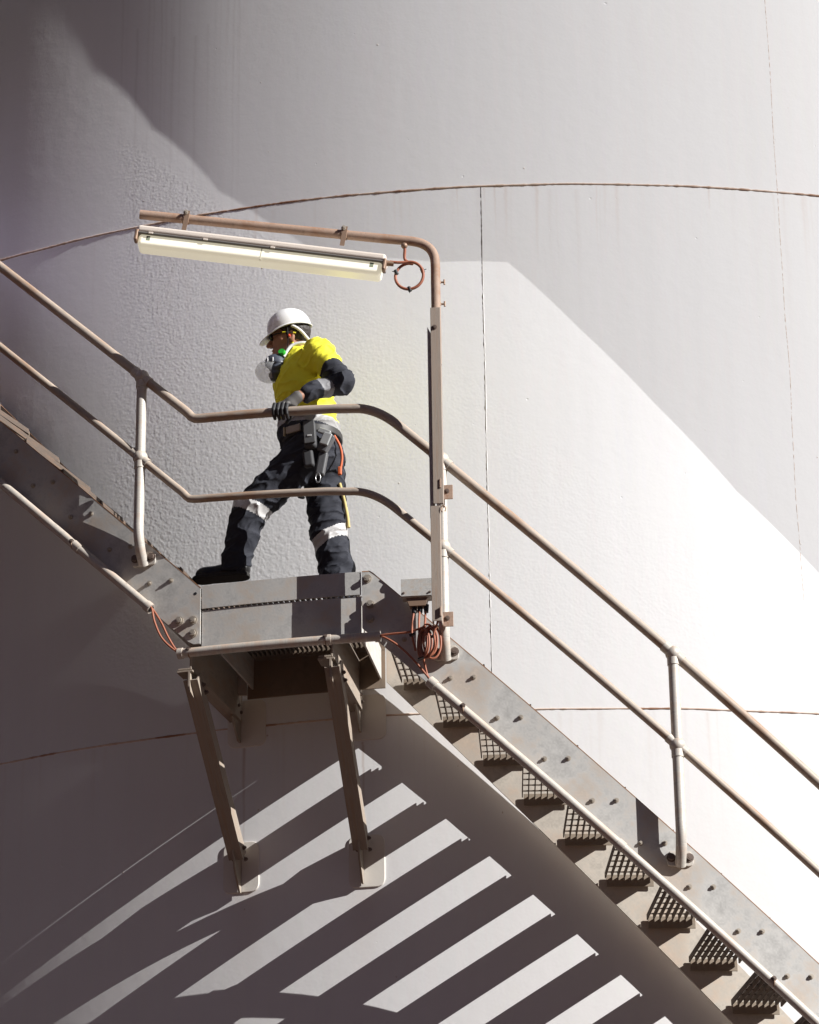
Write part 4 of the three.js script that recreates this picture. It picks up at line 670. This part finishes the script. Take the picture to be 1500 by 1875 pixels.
    for (const [x, y] of [[-0.030, 0.004], [0.000, 0.000]]) part('white_mark', new RoundedBoxGeometry(0.006, 0.024, 0.004, 2, 0.0015).rotateY(-0.4).translate(c.x + x, c.y + y - 0.004, c.z + 0.053 + (x ? -0.006 : 0)), hatMat, r);
    part('mask_strap', tube([V(c.x + 0.05, c.y + 0.02, c.z + 0.02), V(-0.01, 1.515, 0.085), V(0.06, 1.535, 0.06), V(0.10, 1.525, 0.0)], 0.009, 24, 8), std({ color: rgb(0.60, 0.60, 0.60), roughness: 0.7 }), r); }
  // belt and what hangs on it
  const beltF = (p) => smax(smax(ell(p, [0.078, 0.985, 0], [0.162, 0.30, 0.180]), Math.abs(p[1] - 0.985 - 0.10 * (p[0] - 0.08)) - 0.021, 0.004), -ell(p, [0.078, 0.985, 0], [0.13, 0.30, 0.15]), 0.004);
  const belt = part('belt', surfaceNet(beltF, [-0.12, 0.92, -0.21], [0.27, 1.05, 0.21], 0.006), std({ color: rgb(0.03, 0.028, 0.026), roughness: 0.55 }), man);
  part('belt_panel', new RoundedBoxGeometry(0.088, 0.040, 0.012, 2, 0.004).rotateY(-0.35).translate(0.020, 0.988, 0.172), std({ color: rgb(0.42, 0.37, 0.31), roughness: 0.7 }), belt);
  part('buckle', new RoundedBoxGeometry(0.008, 0.050, 0.014, 2, 0.002).rotateY(-0.5).translate(-0.030, 0.982, 0.160), std({ color: rgb(0.6, 0.5, 0.32), roughness: 0.35, metalness: 0.7 }), belt);
  const pouch = part('pouch', merge([new RoundedBoxGeometry(0.066, 0.155, 0.045, 4, 0.02).rotateZ(0.06).translate(0.118, 0.925, 0.205), new RoundedBoxGeometry(0.056, 0.10, 0.038, 3, 0.015).rotateZ(0.12).translate(0.106, 0.80, 0.190)]), std({ color: rgb(0.045, 0.045, 0.048), roughness: 0.7 }), man);
  part('flap', new RoundedBoxGeometry(0.060, 0.130, 0.010, 3, 0.004).rotateZ(0.06).translate(0.119, 0.935, 0.230), std({ color: rgb(0.085, 0.085, 0.088), roughness: 0.65 }), pouch);
  part('flap_badge', new RoundedBoxGeometry(0.022, 0.010, 0.004, 2, 0.001).translate(0.121, 0.912, 0.2365), std({ color: rgb(0.5, 0.5, 0.5), roughness: 0.4 }), pouch);
  const tool = part('radio', merge([new RoundedBoxGeometry(0.060, 0.105, 0.040, 3, 0.010).rotateZ(-0.5).translate(0.195, 0.885, 0.175), new RoundedBoxGeometry(0.050, 0.13, 0.036, 3, 0.012).rotateZ(-0.18).translate(0.170, 0.775, 0.165)]), std({ color: rgb(0.10, 0.10, 0.105), roughness: 0.5 }), man);
  part('grey_clip', merge([new RoundedBoxGeometry(0.070, 0.030, 0.020, 2, 0.006).rotateZ(-0.45).translate(0.190, 0.945, 0.190), new RoundedBoxGeometry(0.048, 0.070, 0.016, 2, 0.006).rotateZ(-0.4).translate(0.200, 0.900, 0.199)]), std({ color: rgb(0.42, 0.43, 0.43), roughness: 0.4, metalness: 0.3 }), tool);
  { const g = new THREE.TorusGeometry(0.017, 0.0036, 8, 24); g.scale(0.75, 1.5, 1); g.translate(0.155, 0.690, 0.185); part('snap_hook', g, std({ color: rgb(0.4, 0.4, 0.4), roughness: 0.3, metalness: 0.8 }), tool); }
  part('orange_tag', merge([tube([V(0.222, 0.96, 0.10), V(0.250, 0.90, 0.09), V(0.258, 0.84, 0.08), V(0.250, 0.775, 0.08)], 0.007, 24, 8), new RoundedBoxGeometry(0.022, 0.048, 0.018, 3, 0.007).translate(0.246, 0.765, 0.08)]), std({ color: rgb(0.62, 0.13, 0.04), roughness: 0.6 }), man);
  part('yellow_strap', (() => { const a = [[0.222, 0.74, -0.02], [0.236, 0.68, -0.03], [0.246, 0.62, -0.05], [0.256, 0.56, -0.055], [0.262, 0.50, -0.055]].map(q => V(...q)); return tube(a, 0.009, 30, 8); })(), std({ color: rgb(0.62, 0.50, 0.20), roughness: 0.8 }), man);
}

// ------------------------------------------------------------------ beyond the frame, added to shape the light: a shade net that the sun crosses, and a made-up gallery that bounces sun on the wall
{
  const t = thing('shadow_blocker', 'unseen added shade net strung between masts beside the tank', 'shade net');  // unseen sheets put in to cast the shadow edges on the wall
  const C = V(2.49006, 12.51216, 7.80399), e1 = V(0.46947, 0, -0.88295), e2 = V(-0.41724, 0.8813, -0.22185);
  const blocker = (out, am) => {
    const g = new THREE.ShapeGeometry(new THREE.Shape(out.map(q => new THREE.Vector2(...q)))), p = g.attributes.position, uv = [];
    for (let i = 0; i < p.count; i++) { const a = p.getX(i), b = p.getY(i); uv.push((a + 1) / 5, (b + 6) / 12); const q = C.clone().addScaledVector(e1, a).addScaledVector(e2, b); p.setXYZ(i, q.x, q.y, q.z); }
    g.setAttribute('uv', new THREE.Float32BufferAttribute(uv, 2)); g.computeVertexNormals();
    part('blocker', g, std({ color: rgb(0.12, 0.12, 0.13), roughness: 0.9, transparent: true, alphaMap: am, side: THREE.DoubleSide }), t);
  };
  // opacity graded across the sheet to deepen the shadow at its left
  blocker([[-1.3, 5.5], [-1.1, 3.4], [-0.775, 2.75], [-0.7605, 2.45], [-0.753, 2.10], [-0.7425, 1.745], [-0.702, 1.134], [-0.634, 0.51], [-0.578, 0.198], [-0.51, -0.12], [-0.385, -0.40], [-0.273, -0.584], [-0.113, -0.771], [0.061, -1.292], [0.267, -1.857], [0.508, -2.465], [0.773, -3.019], [1.5, -4.5], [3.4, -5.4], [3.4, 5.5]],
    tex(1024, 16, (i) => { const a = -1 + 5 * i / 1024, v = 255 * (0.29 + 0.55 * (1 - sstep(-0.745, -0.61, a)) + 0.12 * (1 - sstep(-0.68, -0.25, a)) + 0.04 * sstep(0.1, 0.9, a)); return [v, v, v]; }, false, THREE.ClampToEdgeWrapping));
  // added to shade the wall below the upper flight: a second net lower down
  blocker([[-0.86, 0.1], [-0.768, 0.1], [-0.757, -0.1], [-0.752, -0.6], [-0.725, -1.1], [-0.71, -1.32], [-0.693, -1.52], [-0.672, -1.72], [-0.64, -1.98], [-0.60, -2.25], [-0.86, -2.4]],
    tex(4, 4, () => [240, 240, 240], false, THREE.ClampToEdgeWrapping));
  for (const [a, b] of [[3.45, -6]]) { const q = C.clone().addScaledVector(e1, a).addScaledVector(e2, b); part('mast', new THREE.CylinderGeometry(0.08, 0.1, 19, 16).translate(q.x + 0.6, 9.5, q.z), M.beam, t); }  // support added for the unseen sheets
}
{
  const t = thing('light_reflector', 'unseen added gallery with aluminium inner cladding, floor and hanging side sheets', 'reflector', V(-5.9, 0, 9.0), THREE.MathUtils.degToRad(9.5));  // unseen reflector, put in for the glow on the left wall
  const dark = std({ color: rgb(0.05, 0.04, 0.035), roughness: 0.9 });
  part('mirror', new THREE.BoxGeometry(0.1, 2.2, 3.6).translate(-0.05, 12.1, -0.4), std({ color: rgb(0.70, 0.63, 0.90), roughness: 0.05, metalness: 1 }), t);  // lavender mirror finish, added to bounce sun onto the wall
  part('floor', new THREE.BoxGeometry(2.4, 0.08, 4.6).translate(1.05, 10.55, -0.6), dark, t);  // added slab keeps the bounce off the wall below the stairs
  part('mask_sheet', new THREE.BoxGeometry(0.03, 2.2, 4.2).translate(1.9, 12.75, -0.9), dark, t);  // added sheet keeps the bounce off the upper left wall
  for (const z of [-1.6, 0.8]) part('reflector_leg', new THREE.BoxGeometry(0.25, 14, 0.25).translate(-0.4, 7, z), M.beam, t);
}
renderer.render(scene, camera);
